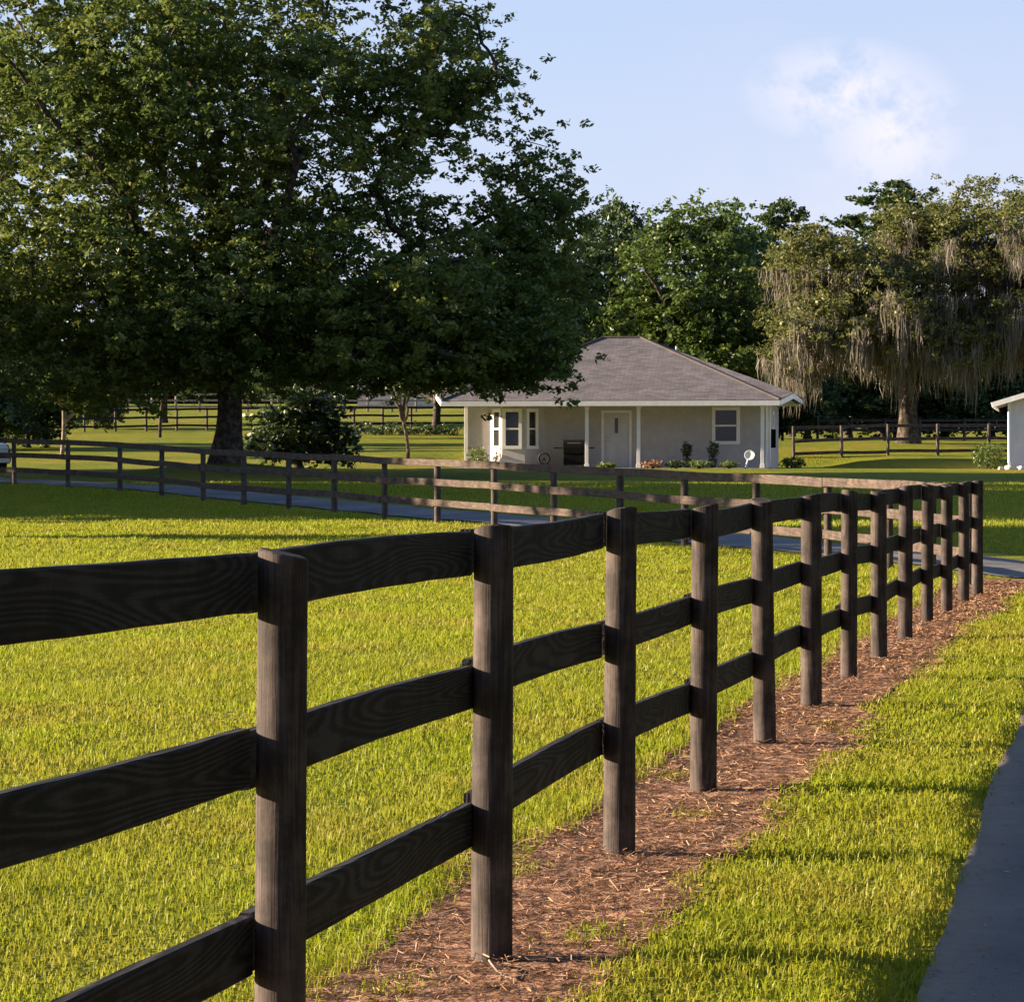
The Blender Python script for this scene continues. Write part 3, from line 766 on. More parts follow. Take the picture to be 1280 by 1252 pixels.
# ------------------------------------------------------------------ outbuilding at the right edge
SX, SY = pxX(1262, 104.5), 104.5
shed = empty('outbuilding', (SX, SY, 1.40), 'pale lap-sided outbuilding with white rake boards and gable end', 'building', None, R(-11.0))
W, Dp, H0 = 6.6, 8.0, 2.46
core = MB(); core.prism([(0.02,-0.3),(W-0.02,-0.3),(W-0.02,H0),(W/2,H0+W/2*0.30),(0.02,H0)], 0.02, Dp-0.02)
core.build('wall', M_siding, shed)
# lap boards, one by one on the gable front and the left side
nb_ = 15; hb_ = H0/nb_
for k in range(nb_):
    b = MB(); z = k*hb_
    b.add([(0.02,-0.022,z),(W-0.02,-0.022,z),(W-0.02,-0.004,z+hb_+0.012),(0.02,-0.004,z+hb_+0.012),(0.02,0.018,z),(W-0.02,0.018,z),(W-0.02,0.018,z+hb_+0.012),(0.02,0.018,z+hb_+0.012)],
          [(0,1,2,3),(5,4,7,6),(4,5,1,0),(3,2,6,7),(4,0,3,7),(1,5,6,2)])
    b.build('siding_board', M_siding, shed)
    b = MB()
    b.add([(-0.022,0.02,z),(-0.022,Dp,z),(-0.004,Dp,z+hb_+0.012),(-0.004,0.02,z+hb_+0.012),(0.018,0.02,z),(0.018,Dp,z),(0.018,Dp,z+hb_+0.012),(0.018,0.02,z+hb_+0.012)],
          [(3,2,1,0),(4,5,6,7)[::1],(0,1,5,4),(7,6,2,3),(0,4,7,3),(2,6,5,1)])
    b.build('siding_board', M_siding, shed)
for k in range(6):
    z = H0+k*hb_; x0 = (z-H0)/0.30+0.05; x1 = W-x0
    if x1-x0 < 0.3: break
    b = MB(); b.box(x0, x1, -0.02, 0.018, z+0.012, z+hb_); b.build('siding_board', M_siding, shed)
for x0 in (-0.05, W-0.05):
    MB().box(x0, x0+0.10, -0.05, 0.06, -0.05, H0-0.02).build('corner_board', M_white, shed, 0.004)
sl = math.atan(0.30)
for sgn, nm in ((1, 0), (-1, 1)):
    Mx = Matrix.Translation((W/2, 0, H0+W/2*0.30+0.06)) @ Matrix.Rotation(sgn*sl, 4, 'Y')
    Lr = (W/2+0.62)/math.cos(sl)
    b = MB(); 
    if sgn > 0: b.box(0, Lr, -0.45, Dp+0.4, 0, 0.06, Mx)
    else: b.box(-Lr, 0, -0.45, Dp+0.4, 0, 0.06, Mx)
    rp = b.build('roof', M_shingle, shed)
    b = MB(); a0, a1 = ((0, Lr) if sgn > 0 else (-Lr, 0)); b.box(a0, a1, -0.475, -0.448, -0.12, 0.055, Mx)
    if sgn > 0: b.box(Lr+0.002, Lr+0.03, -0.45, Dp+0.4, -0.12, 0.055, Mx)
    else: b.box(-Lr-0.03, -Lr-0.002, -0.45, Dp+0.4, -0.12, 0.055, Mx)
    b.build('rake_board', M_white, rp)
    b = MB(); b.box(a0+(0.1 if sgn < 0 else 0), a1-(0.1 if sgn > 0 else 0), -0.446, -0.03, -0.025, -0.004, Mx); b.build('soffit', M_white, rp)
dsp = MB(); dsp.tube([(-0.03,-0.09,H0-0.1),(-0.03,-0.09,0.25),(0.0,-0.2,0.12),(0.02,-0.5,0.06)], 0.04, 8); dsp.build('downspout', M_white, shed)

def stone(loc, r, seed, label):
    rng = random.Random(seed); b = MB(); vs_, fs_ = [], []; n, m = 9, 6
    for i in range(m+1):
        th = math.pi*i/m
        for k in range(n):
            ph = 2*math.pi*k/n; q = r*(1+0.18*math.sin(3*ph+seed)+0.12*math.sin(2*th*3+seed*2+ph))
            vs_.append((q*math.sin(th)*math.cos(ph), q*0.8*math.sin(th)*math.sin(ph), q*0.62*math.cos(th)))
    fs_ = [(i*n+k, (i+1)*n+k, (i+1)*n+(k+1)%n, i*n+(k+1)%n) for i in range(m) for k in range(n)]
    b.add(vs_, fs_, True); o = b.build('stone', M_stone); o.location = loc; tag(o, label, 'stone', 'pale stones at the outbuilding')
for i, (dx, dy, r_) in enumerate(((-0.12,-0.62,0.17),(0.28,-0.75,0.14),(0.62,-0.7,0.12),(-0.42,-0.55,0.11))):
    stone((SX+dx, SY+dy, Tz(SX+dx, SY+dy)+r_*0.35), r_, 5+i, 'pale stone lying at the foot of the lap-sided outbuilding')
small_plant('shrub', (SX-0.55, SY+1.2, Tz(SX-0.55, SY+1.2)), 'rounded leafy shrub at the corner of the lap-sided outbuilding', 'shrub', 0.95, 0.62, 900, M_leaf_bright, 71, 0.13)

# ------------------------------------------------------------------ car at the left edge
CX, CY = pxX(22, 99.0), 99.0
car = empty('parked_car', (CX-1.78, CY, Tz(CX-1.78, CY)), 'dark blue car with a sky highlight painted on its bonnet parked on the lawn beyond the fence', 'car', None, R(-62))
prof = [(-2.25,0.30),(-2.3,0.62),(-2.22,0.98),(-1.75,1.06),(-1.2,1.50),(-0.2,1.56),(0.55,1.46),(1.15,1.02),(2.0,0.90),(2.27,0.72),(2.30,0.40),(2.2,0.26)]
def car_section(poly, y0, y1, inset):
    b = MB(); b.prism(poly, y0, y1); return b
body = MB(); low = [(-2.25,0.30),(-2.3,0.62),(-2.22,0.98),(-1.75,1.03),(1.15,1.00),(2.0,0.90),(2.27,0.72),(2.30,0.40),(2.2,0.26)]
body.prism(low, -0.88, 0.88); bd = body.build('body', M_carblue, car, 0.05)
MB().prism([(1.13,1.008),(2.02,0.905),(2.24,0.76),(2.22,0.73),(1.13,0.98)], -0.80, 0.80).build('bonnet', M_carwhite, car, 0.02)  # white colour stands in for the sky's highlight on the navy bonnet
cab = MB()
def ring(z, x0, x1, w): return [(x0,-w,z),(x1,-w,z),(x1,w,z),(x0,w,z)]
A, B = ring(1.0, -1.85, 1.18, 0.80), ring(1.46, -1.25, 0.45, 0.64)
cab.add(A+B, [(0,1,5,4),(1,2,6,5),(2,3,7,6),(3,0,4,7),(4,5,6,7)]); cb = cab.build('windows', M_glass, car, 0.03)
MB().box(-1.28, 0.48, -0.655, 0.655, 1.445, 1.52).build('car_roof', M_carblue, car, 0.03)
for x in (-0.5, 0.42):
    for s in (-1, 1):
        MB().tube([(x, s*0.815, 1.0), (x-0.12 if x < 0 else x-0.3, s*0.66, 1.46)], 0.035, 6).build('pillar', M_carblue, car)
for s in (-1, 1):
    MB().tube([(1.16, s*0.79, 1.0), (0.46, s*0.64, 1.47)], 0.04, 6).build('pillar', M_carblue, car)
    MB().box(2.12, 2.28, s*0.62-0.16, s*0.62+0.16, 0.60, 0.74).build('headlight', M_carwhite, car, 0.03)
    MB().box(0.62, 0.74, s*0.98-0.09, s*0.98+0.09, 0.98, 1.10).build('mirror', M_carblue, car, 0.03)
    for x in (-1.42, 1.45):
        w = MB().tube([(x, s*0.72, 0.33), (x, s*0.90, 0.33)], 0.33, 24).build('wheel', M_rubber, car, 0.03)
        MB().tube([(x, s*0.895, 0.33), (x, s*0.912, 0.33)], 0.21, 20).build('rim', M_steel, w)
MB().box(2.24, 2.315, -0.5, 0.5, 0.45, 0.60).build('grille', M_black, car, 0.01)
MB().box(2.20, 2.33, -0.82, 0.82, 0.28, 0.44).build('bumper', M_carwhite, car, 0.03)

# ------------------------------------------------------------------ trees
def bez(a, b, c, n):
    t = np.linspace(0, 1, n)[:,None]
    return (1-t)**2*a + 2*t*(1-t)*b + t*t*c

def tubes_np(paths, radii, ns):
    VV, FF, off = [], [], 0
    for P, rd in zip(paths, radii):
        P = np.asarray(P); m = len(P)
        t = np.gradient(P, axis=0); t /= np.linalg.norm(t, axis=1)[:,None]+1e-9
        up = np.array([0.31, 0.17, 0.2]) if abs(t[0,2]) > 0.8 else np.array([0,0,1.0])
        a = np.cross(t, up); a /= np.linalg.norm(a, axis=1)[:,None]+1e-9; b = np.cross(t, a)
        th = np.arange(ns)*2*np.pi/ns
        rg = P[:,None,:] + (a[:,None,:]*np.cos(th)[None,:,None] + b[:,None,:]*np.sin(th)[None,:,None])*np.asarray(rd)[:,None,None]
        VV.append(rg.reshape(-1,3)); I = off+np.arange(m*ns).reshape(m,ns); J = np.roll(I, -1, axis=1)
        FF.append(np.stack([I[:-1], J[:-1], J[1:], I[1:]], -1).reshape(-1,4)); off += m*ns
    return np.concatenate(VV), np.concatenate(FF)

def make_tree(trunk_h, trunk_r, lobes, leaves, leaf, clr, seed, limbs=9, lean=(0,0), flare=1.5, moss=None, wmul=0.55, hollow=0.3, sprigs=9, flat=0.65, spread=0.2):
    """-> (trunk mesh, crown mesh, moss mesh or None). lobes: (x,y,z,rx,ry,rz,clusters), base at the origin"""
    rng = np.random.default_rng(seed)
    C = []
    for (x,y,z,rx,ry,rz,n) in lobes:
        d = rng.normal(size=(n,3)); d /= np.linalg.norm(d, axis=1)[:,None]
        rad = hollow + (1-hollow)*rng.uniform(0,1,n)**0.55
        rad *= 1 + 0.13*np.sin(d[:,0]*6+seed)*np.cos(d[:,2]*5+d[:,1]*4+seed) + rng.normal(0, 0.05, n)
        C.append(np.array([x,y,z]) + d*rad[:,None]*np.array([rx,ry,rz]))
    C = np.concatenate(C); n = len(C)
    # trunk
    zt = np.linspace(-0.25, trunk_h, 9); zp = np.maximum(zt, 0)/trunk_h; tp = np.stack([lean[0]*zp**1.3 + 0.04*np.sin(zt*1.7+seed), lean[1]*zp + 0.04*np.cos(zt*1.3), zt], -1)
    tr = trunk_r*(1 + (flare-1)*np.exp(-np.maximum(zt,0)/(trunk_r*1.1)))*(1-0.22*np.maximum(zt,0)/trunk_h)
    paths, rads = [tp], [tr]
    topp = tp[-1]
    # limbs to spread-out clusters
    order = rng.permutation(n); chosen = [order[0]]
    far = np.linalg.norm(C-C[order[0]], axis=1)
    for _ in range(limbs-1):
        k = int(np.argmax(far*rng.uniform(0.75,1,n))); chosen.append(k); far = np.minimum(far, np.linalg.norm(C-C[k], axis=1))
    nodes = [tp[-4:]]; nrad = [tr[-4:]]
    for k in chosen:
        s = tp[-1-rng.integers(0,4)]; e = C[k]; v = e-s; Lh = np.linalg.norm(v)
        mid = s + v*0.45 + np.array([0,0,0.12*Lh]) + rng.normal(0,0.05*Lh,3)
        P = bez(s, mid, e, 9); P[1:-1] += rng.normal(0, 0.015*Lh, (7,3))
        r0 = trunk_r*rng.uniform(0.36,0.55); rr = r0*(1-np.linspace(0,1,9))**0.8+0.03
        paths.append(P); rads.append(rr); nodes.append(P[2:]); nrad.append(rr[2:])
    nodesA = np.concatenate(nodes); nradA = np.concatenate(nrad)
    V1, F1 = tubes_np(paths, rads, 10)
    # twigs: every cluster joins the nearest limb point or an already joined cluster
    pos = [tuple(p) for p in nodesA]; K0 = len(nodesA)
    best = np.full(n, 1e9); par = np.zeros(n, int)
    for j in range(K0):
        dd = np.linalg.norm(C-nodesA[j], axis=1) + 0.25*np.maximum(0, nodesA[j][2]-C[:,2]); m_ = dd < best; best[m_] = dd[m_]; par[m_] = j
    done = np.zeros(n, bool); seq = []
    for _ in range(n):
        k = int(np.argmin(np.where(done, 1e9, best))); done[k] = True; seq.append(k)
        dd = np.linalg.norm(C-C[k], axis=1) + 0.25*np.maximum(0, C[k,2]-C[:,2]) + 0.25; m_ = (dd < best) & ~done; best[m_] = dd[m_]; par[m_] = K0+k
    desc = np.ones(n)
    for k in reversed(seq):
        if par[k] >= K0: desc[par[k]-K0] += desc[k]
    tw_p, tw_r = [], []
    for k in seq:
        s = nodesA[par[k]] if par[k] < K0 else C[par[k]-K0]; L = np.linalg.norm(C[k]-s)
        if L < 0.05: continue
        mid = (s+C[k])/2 + np.array([0,0,0.08*L]) + rng.normal(0,0.07*L,3)
        r0 = min(0.012*desc[k]**0.45+0.004, (nradA[par[k]]*0.8 if par[k] < K0 else 9))
        tw_p.append(bez(s, mid, C[k], 5)); tw_r.append(np.linspace(r0, r0*0.65, 5))
    if tw_p:
        V2, F2 = tubes_np(tw_p, tw_r, 5); F1 = np.concatenate([F1, F2+len(V1)]); V1 = np.concatenate([V1, V2])
    trunk = np_mesh('trunk', V1, F1, True)
    # leaves in sprigs inside clusters
    cr = clr*rng.uniform(0.65,1.3,n)
    S = np.repeat(C, sprigs, 0) + rng.normal(size=(n*sprigs,3))*np.repeat(cr,sprigs)[:,None]*np.array([0.52,0.52,0.52*flat])
    per = max(1, int(leaves/(n*sprigs)))
    Lc = np.repeat(S, per, 0) + rng.normal(size=(len(S)*per,3))*np.array([1,1,0.6])*spread*clr*0.75
    V, Fq = leaf_quads(Lc, rng, leaf, leaf*wmul, 0.45)
    crown = np_mesh('crown', V, Fq)
    mossm = None
    if moss:
        cnt, lmin, lmax = moss
        lz = np.concatenate([np.full(L_[6], L_[2]) for L_ in lobes]); ok = np.where(C[:,2] < lz + 0.1)[0]
        k = ok[rng.integers(0, len(ok), cnt)]; base = C[k] + rng.normal(size=(cnt,3))*np.array([0.42,0.42,0.2])*clr
        Vm, Fm = [], []
        # each beard: a dozen thin wavy tapering strands
        per = 15; m = cnt*per
        b0 = np.repeat(base, per, 0) + rng.normal(size=(m,3))*np.array([0.13,0.13,0.12])
        ln = np.repeat(rng.uniform(lmin, lmax, cnt)*rng.uniform(0.25,1,cnt), per)*rng.uniform(0.35,1.15,m)
        ln = np.minimum(ln, np.maximum(0.3, b0[:,2]-1.0))
        w = rng.uniform(0.008,0.028,m); ang = rng.uniform(0, np.pi, m); ax = np.stack([np.cos(ang), np.sin(ang), np.zeros_like(ang)], -1)
        Vs = np.empty((m,9,3)); ph = rng.uniform(0, 6.28, m); amp = rng.uniform(0.02, 0.10, m)
        def at_(t):
            q = b0 - np.array([0,0,1])*(ln*t)[:,None]
            q[:,0] += amp*np.sin(ph+t*5)*(0.3+t); q[:,1] += amp*np.cos(ph*1.7+t*4)*(0.3+t); return q
        for i, (t, ww) in enumerate(((0,0.6),(0.28,1.0),(0.55,0.9),(0.8,0.6))):
            c0 = at_(t); Vs[:,2*i] = c0-ax*(w*ww)[:,None]; Vs[:,2*i+1] = c0+ax*(w*ww)[:,None]
        Vs[:,8] = at_(1.0)
        o = np.arange(m)[:,None]*9
        Q = np.concatenate([o+np.array([[0,1,3,2]]), o+np.array([[2,3,5,4]]), o+np.array([[4,5,7,6]])]); Tq = o+np.array([[6,7,8]])
        mossm = np_mesh('moss', Vs.reshape(-1,3), [Q, Tq])
    return trunk, crown, mossm

def place_tree(name, meshes, loc, label, mats, scale=1.0, rz=0.0, group=None, cat='tree', sz=None):
    e = empty(name, loc, label, cat, group, rz)
    e.scale = (scale, scale, sz or scale)
    for m, nm, mt in zip(meshes, ('trunk', 'crown', 'moss'), mats):
        if m is None: continue
        if not m.materials: m.materials.append(mt)
        o = bpy.data.objects.new(nm, m); COL.objects.link(o); o.parent = e
        if m.materials[0] != mt:
            o.material_slots[0].link = 'OBJECT'; o.material_slots[0].material = mt
    return e

# the big oak
OX, OY = pxX(285, 93.0), 93.0
OZ = Tz(OX, OY)
def opx(px, y, dy, rx, ry, rz, n):          # lobe given by photo pixel of its centre
    d = OY+dy
    return (pxX(px, d)-OX, dy, zy(y, d)-OZ, rx, ry, rz, n)
lobes = [opx(290,140,0, 8.3,7.5,7.2,520), opx(60,230,-1, 7.0,6.5,6.0,230), opx(150,40,1, 8,7,6,150),
         opx(400,385,-0.5, 7.6,6.5,2.9,340), opx(120,405,-0.5, 6.6,6.0,2.6,240), opx(555,95,0, 2.1,3.5,2.4,60),
         opx(668,265,2.0, 1.7,2.2,2.4,50), opx(640,370,1.0, 2.4,3.4,2.9,120), opx(640,440,0.5, 1.9,3.0,1.0,60), opx(540,415,0, 3.0,4.0,1.4,90)]
oak = make_tree(4.6, 0.42, lobes, 370000, 0.205, 1.0, 5, 15, (0.1,0), 1.7, hollow=0.2, sprigs=9, spread=0.15)
place_tree('oak_tree', oak, (OX, OY, OZ), 'huge spreading oak with thick trunk overhanging the house roof', (M_bark, M_leaf_oak))

# moss-draped live oak on the right
MX, MY = pxX(1135, 128.0), 128.0; MZ = Tz(MX, MY)
def mpx(px, y, dy, rx, ry, rz, n):
    d = MY+dy; q = MY/145.0; return (pxX(px, d)-MX, dy, zy(y, d)-MZ, rx*q, ry*q, rz*q, n)
ml = [mpx(1235,300,0, 5.2,5.0,2.6,150), mpx(1030,335,-1, 2.7,3.0,1.6,65), mpx(1040,405,-2, 3.2,3.0,1.5,75), mpx(1110,370,-2, 4.0,3.5,1.9,90),
      mpx(1290,380,-1, 4.2,4.2,2.6,110), mpx(1150,430,-1, 4.5,4.0,1.5,80), mpx(1380,330,0, 4.5,4.5,3.2,110), mpx(1000,440,-1, 1.4,2.0,1.2,30), mpx(1150,290,1, 2.6,3,1.5,45)]
live = make_tree(4.4, 0.42, ml, 160000, 0.19, 0.95, 15, 14, (0.2,0), 1.6, moss=(2500, 0.5, 2.4), hollow=0.25, flat=0.5)
place_tree('live_oak_tree', live, (MX, MY, MZ), 'wide live oak hung with long grey moss beards', (M_bark, M_leaf_live, M_moss))

# three shared crowns for the woods behind
def std_tree(seed, leaves=30000, kind=0):
    if kind == 0:   # round broadleaf, height about 12
        lb = [(0,0,7.8,3.8,3.8,3.6,80), (-2.0,0.5,5.2,2.8,2.8,2.0,45), (2.0,-0.8,5.6,2.8,2.8,2.2,45), (0.4,1.0,10.2,2.0,2.0,1.6,25), (0.8,-2.0,4.0,2.6,2.4,1.6,35)]
        return make_tree(3.2, 0.26, lb, leaves, 0.30, 1.0, seed, 9)
    if kind == 1:   # tall narrow pine-like
        lb = [(0,0,10.5,1.9,1.9,2.3,26), (0.6,0,8.2,1.5,1.5,0.9,10), (-0.7,0.2,12.4,1.0,1.0,0.9,8)]
        return make_tree(11.0, 0.17, lb, int(leaves*0.35), 0.26, 0.8, seed, 9, flat=0.4)
    lb = [(0,0,4.2,3.2,3.0,3.6,70), (1.6,0.4,2.6,2.4,2.4,2.2,40), (-1.8,-0.4,2.4,2.2,2.2,2.0,40)]
    return make_tree(1.6, 0.2, lb, leaves, 0.28, 1.0, seed, 8)           # foliage to the ground
TA, TB, TC, TP, TD = std_tree(31), std_tree(32), std_tree(33), std_tree(34, kind=1), std_tree(35, kind=2)
def wood(px, top, d, meshes, h0, mat, label, rz, group=None, sx=1.0, name='broadleaf_tree', sink=0.0):
    x = pxX(px, d); z = Tz(x, d) - sink; h = zy(top, d) - z; s = h/h0
    place_tree(name, meshes, (x, d, z), label, (M_bark, mat), s*sx, rz, group, 'tree', s)
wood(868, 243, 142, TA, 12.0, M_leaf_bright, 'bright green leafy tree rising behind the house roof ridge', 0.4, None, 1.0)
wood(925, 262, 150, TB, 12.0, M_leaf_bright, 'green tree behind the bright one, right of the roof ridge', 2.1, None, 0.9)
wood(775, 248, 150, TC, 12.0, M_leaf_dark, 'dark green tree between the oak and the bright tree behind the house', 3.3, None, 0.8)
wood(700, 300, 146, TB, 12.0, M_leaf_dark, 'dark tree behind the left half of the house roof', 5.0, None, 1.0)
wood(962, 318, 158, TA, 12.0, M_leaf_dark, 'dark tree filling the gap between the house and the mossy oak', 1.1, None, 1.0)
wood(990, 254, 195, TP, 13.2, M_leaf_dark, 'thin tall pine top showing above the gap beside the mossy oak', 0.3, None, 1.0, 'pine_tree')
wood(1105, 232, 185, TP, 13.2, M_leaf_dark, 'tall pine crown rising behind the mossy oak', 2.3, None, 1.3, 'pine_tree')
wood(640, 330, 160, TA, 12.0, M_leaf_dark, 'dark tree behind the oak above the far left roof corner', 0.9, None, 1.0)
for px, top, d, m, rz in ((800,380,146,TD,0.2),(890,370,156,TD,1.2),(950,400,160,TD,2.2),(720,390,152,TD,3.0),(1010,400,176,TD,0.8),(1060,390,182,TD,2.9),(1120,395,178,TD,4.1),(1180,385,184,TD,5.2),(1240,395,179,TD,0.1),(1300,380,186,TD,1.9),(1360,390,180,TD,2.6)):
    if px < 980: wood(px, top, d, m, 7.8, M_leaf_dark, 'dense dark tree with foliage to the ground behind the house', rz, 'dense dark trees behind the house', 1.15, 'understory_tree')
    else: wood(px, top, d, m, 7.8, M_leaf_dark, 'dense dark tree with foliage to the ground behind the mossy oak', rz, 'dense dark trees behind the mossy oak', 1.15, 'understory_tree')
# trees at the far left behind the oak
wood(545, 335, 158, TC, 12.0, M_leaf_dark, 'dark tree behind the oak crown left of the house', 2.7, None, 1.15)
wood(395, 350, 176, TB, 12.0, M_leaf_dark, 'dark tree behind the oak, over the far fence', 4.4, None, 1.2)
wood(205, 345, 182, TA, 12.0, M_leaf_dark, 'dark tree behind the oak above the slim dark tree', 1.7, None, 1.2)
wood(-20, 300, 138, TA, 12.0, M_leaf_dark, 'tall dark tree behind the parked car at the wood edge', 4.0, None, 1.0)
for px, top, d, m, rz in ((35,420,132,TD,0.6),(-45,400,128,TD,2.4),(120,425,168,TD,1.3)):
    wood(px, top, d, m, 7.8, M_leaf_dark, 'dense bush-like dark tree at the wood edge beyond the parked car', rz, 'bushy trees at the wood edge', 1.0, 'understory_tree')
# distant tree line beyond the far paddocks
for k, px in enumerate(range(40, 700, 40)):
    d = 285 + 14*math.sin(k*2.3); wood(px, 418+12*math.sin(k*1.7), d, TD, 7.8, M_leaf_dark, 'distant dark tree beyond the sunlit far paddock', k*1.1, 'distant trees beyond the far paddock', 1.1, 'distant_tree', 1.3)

# young tree with pale trunk, thin leaning tree, big glossy bush, low hedge plants
st = make_tree(2.4, 0.085, [(0.2,0,2.9,1.1,1.1,0.8,26), (1.1,0.2,2.3,0.8,0.8,0.7,12)], 7000, 0.17, 0.6, 81, 6, (0.05,0), 1.3)
x, d = pxX(78, 117), 117.0; place_tree('young_tree', st, (x, d, Tz(x, d)), 'young tree with bare pale trunk near the wood edge', (M_bark_pale, M_leaf_bright))
st2 = make_tree(2.6, 0.075, [(0.0,0,3.6,1.3,1.3,0.9,26)], 6000, 0.17, 0.6, 82, 6, (-0.35,0), 1.3)
x, d = pxX(510, 116), 116.0; place_tree('young_tree', st2, (x, d, Tz(x, d)), 'thin dark leaning tree left of the house under the oak', (M_bark, M_leaf_dark))
x, d = pxX(201, 150), 150.0; place_tree('young_tree', st2, (x, d, Tz(x, d)), 'slim dark tree by the far fence left of the oak trunk', (M_bark, M_leaf_dark), 1.2, 2.0)
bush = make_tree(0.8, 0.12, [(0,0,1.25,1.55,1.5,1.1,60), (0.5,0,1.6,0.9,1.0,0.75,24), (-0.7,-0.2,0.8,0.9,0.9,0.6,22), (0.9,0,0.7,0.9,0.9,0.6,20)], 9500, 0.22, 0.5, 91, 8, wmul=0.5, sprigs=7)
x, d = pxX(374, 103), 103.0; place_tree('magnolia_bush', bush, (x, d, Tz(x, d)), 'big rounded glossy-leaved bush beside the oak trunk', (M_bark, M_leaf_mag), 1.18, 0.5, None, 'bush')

def thin_fence(name, label, ptsl, H, r, rails, rail_h, mats, seed):
    rt_ = empty(name, (0,0,0), label, 'fence'); board_fence(rt_, ptsl, H, r, rails, rail_h, mats, +1, seed, 0.03)
    recentre(rt_, (ptsl[0][0], ptsl[0][1], Tz(*ptsl[0])))
# right-hand fences before the mossy oak
thin_fence('rail_fence', 'weathered post and rail fence between the house and the outbuilding', [(pxX(px, 120), 120.0) for px in (992, 1052, 1110, 1172, 1236, 1300)], 1.28, 0.065, (1.28, 0.74, 0.22), 0.13, (M_rail_far, M_post_far), 31)
thin_fence('rail_fence', 'far two-rail fence standing under the mossy oak', [(pxX(px, 158), 158.0) for px in (978, 1022, 1064, 1106, 1150, 1205, 1236, 1280, 1330)], 1.22, 0.075, (1.20, 0.68), 0.14, (M_rail_far, M_post_far), 32)
# left-hand fences on the rise
thin_fence('rail_fence', 'dark post and rail fence at the far edge of the shaded lawn', [(pxX(px, 160), 160.0+0.02*px) for px in range(580, -60, -37)], 1.28, 0.07, (1.26, 0.80, 0.34), 0.12, (M_rail, M_post_far), 33)
thin_fence('rail_fence', 'pale board fence across the sunlit far paddock', [(pxX(px, 216), 216.0) for px in range(640, -30, -30)], 1.35, 0.08, (1.35, 0.90, 0.45), 0.15, (M_pale_rail, M_pale_rail), 34)
for k, px in enumerate(range(446, 572, 11)):
    d = 156 + 1.2*math.sin(k*2.1); x = pxX(px, d)
    small_plant('hedge_plant', (x, d, Tz(x, d)), 'low dark hedge plant along the far lawn edge left of the house', 'plant', 0.55+0.2*math.sin(k*1.9), 0.42, 120, M_leaf_dark, 200+k, 0.2, 'hedge plants along the far lawn edge')

# far pale building beyond the paddock
x, d = pxX(447, 250), 250.0
far = empty('far_building', (x, d, Tz(x, d)), 'distant pale pink building beyond the far paddock fence', 'building')
M_pink = simple_mat('pink_render', (0.62, 0.48, 0.46), 0.9, 0.06, 1.0, 0.1, 10.0, 0.1)
MB().box(0, 8.5, 0, 5, -0.3, 2.7).build('wall', M_pink, far)
MB().prism([(-0.4,2.7),(8.9,2.7),(7.2,4.1),(1.3,4.1)], -0.4, 5.4).build('roof', M_shingle, far)
for u in (1.2, 3.6, 6.2):
    wdw = MB().box(u, u+1.0, -0.03, 0.02, 0.9, 2.1).build('window', M_white, far)
    MB().box(u+0.08, u+0.92, -0.05, -0.032, 0.98, 2.02).build('pane', M_glass, wdw)

# ------------------------------------------------------------------ trees outside the frame on the left (they shade the far field and lawn)
OFFT = make_tree(7.0, 0.32, [(0,0,12.2,4.6,4.6,3.6,120), (2.0,1.5,10.2,3.2,3.2,1.6,45), (-1.8,-1.5,10.4,3.2,3.2,1.7,45)], 16000, 0.55, 1.2, 77, 10, hollow=0.1)
OFFL = make_tree(2.5, 0.3, [(0,0,6.0,4.4,4.4,4.0,120), (1.5,1.0,3.8,3.2,3.2,1.8,45)], 14000, 0.55, 1.2, 78, 10, hollow=0.1)
def shadow_start(mesh, s, rz):
    """where, right of the trunk, the crown's shade begins on level ground"""
    co = np.empty(len(mesh.vertices)*3, dtype=np.float32); mesh.vertices.foreach_get('co', co); co = co.reshape(-1,3)*s
    x = co[:,0]*math.cos(rz) - co[:,1]*math.sin(rz)
    return float(np.percentile(x + co[:,2]/math.tan(SUN_EL), 0.6))
off_n = 0
def off_tree(x, y, m, s, rz):
    global off_n; off_n += 1
    place_tree('shade_tree', m, (x, y, Tz(x, y)), 'tall tree of the row left of the paddock', (M_bark, M_leaf_oak), s, rz, 'row of trees left of the paddock')
shift = -math.tan(SUN_AZ + math.pi/2)          # sideways drift of the shade per metre
for k, (x, y, m, sc_) in enumerate(((-29, 67.0, OFFL, 1.15), (-33, 73.5, OFFL, 1.7), (-38, 81.0, OFFL, 1.5), (-39, 91.0, OFFL, 1.2), (-37, 99.0, OFFL, 1.2))):
    off_tree(x, y, m, sc_, k*1.9)
st_ = shadow_start(OFFT[1], 0.95, 0.7); off_tree(2.5-st_, 55.0, OFFT, 0.95, 0.7)
# unseen trees added right of and behind the viewer to block skylight
for k, (x, y, sc_) in enumerate(((13.0, 2.0, 1.35), (12.5, -6.0, 1.4), (13.5, 10.0, 1.4), (14.0, 18.0, 1.35), (15.0, 26.0, 1.3), (16.5, 34.0, 1.3), (9.0, -13.0, 1.4), (1.0, -17.0, 1.4), (19.0, 43.0, 1.3))):
    place_tree('sky_block_tree', OFFL, (x, y, Tz(x, y)), 'unseen leafy tree added across the lane to block skylight', (M_bark, M_leaf_dark), sc_, 1.0+k*2.1, 'unseen trees added to block skylight')

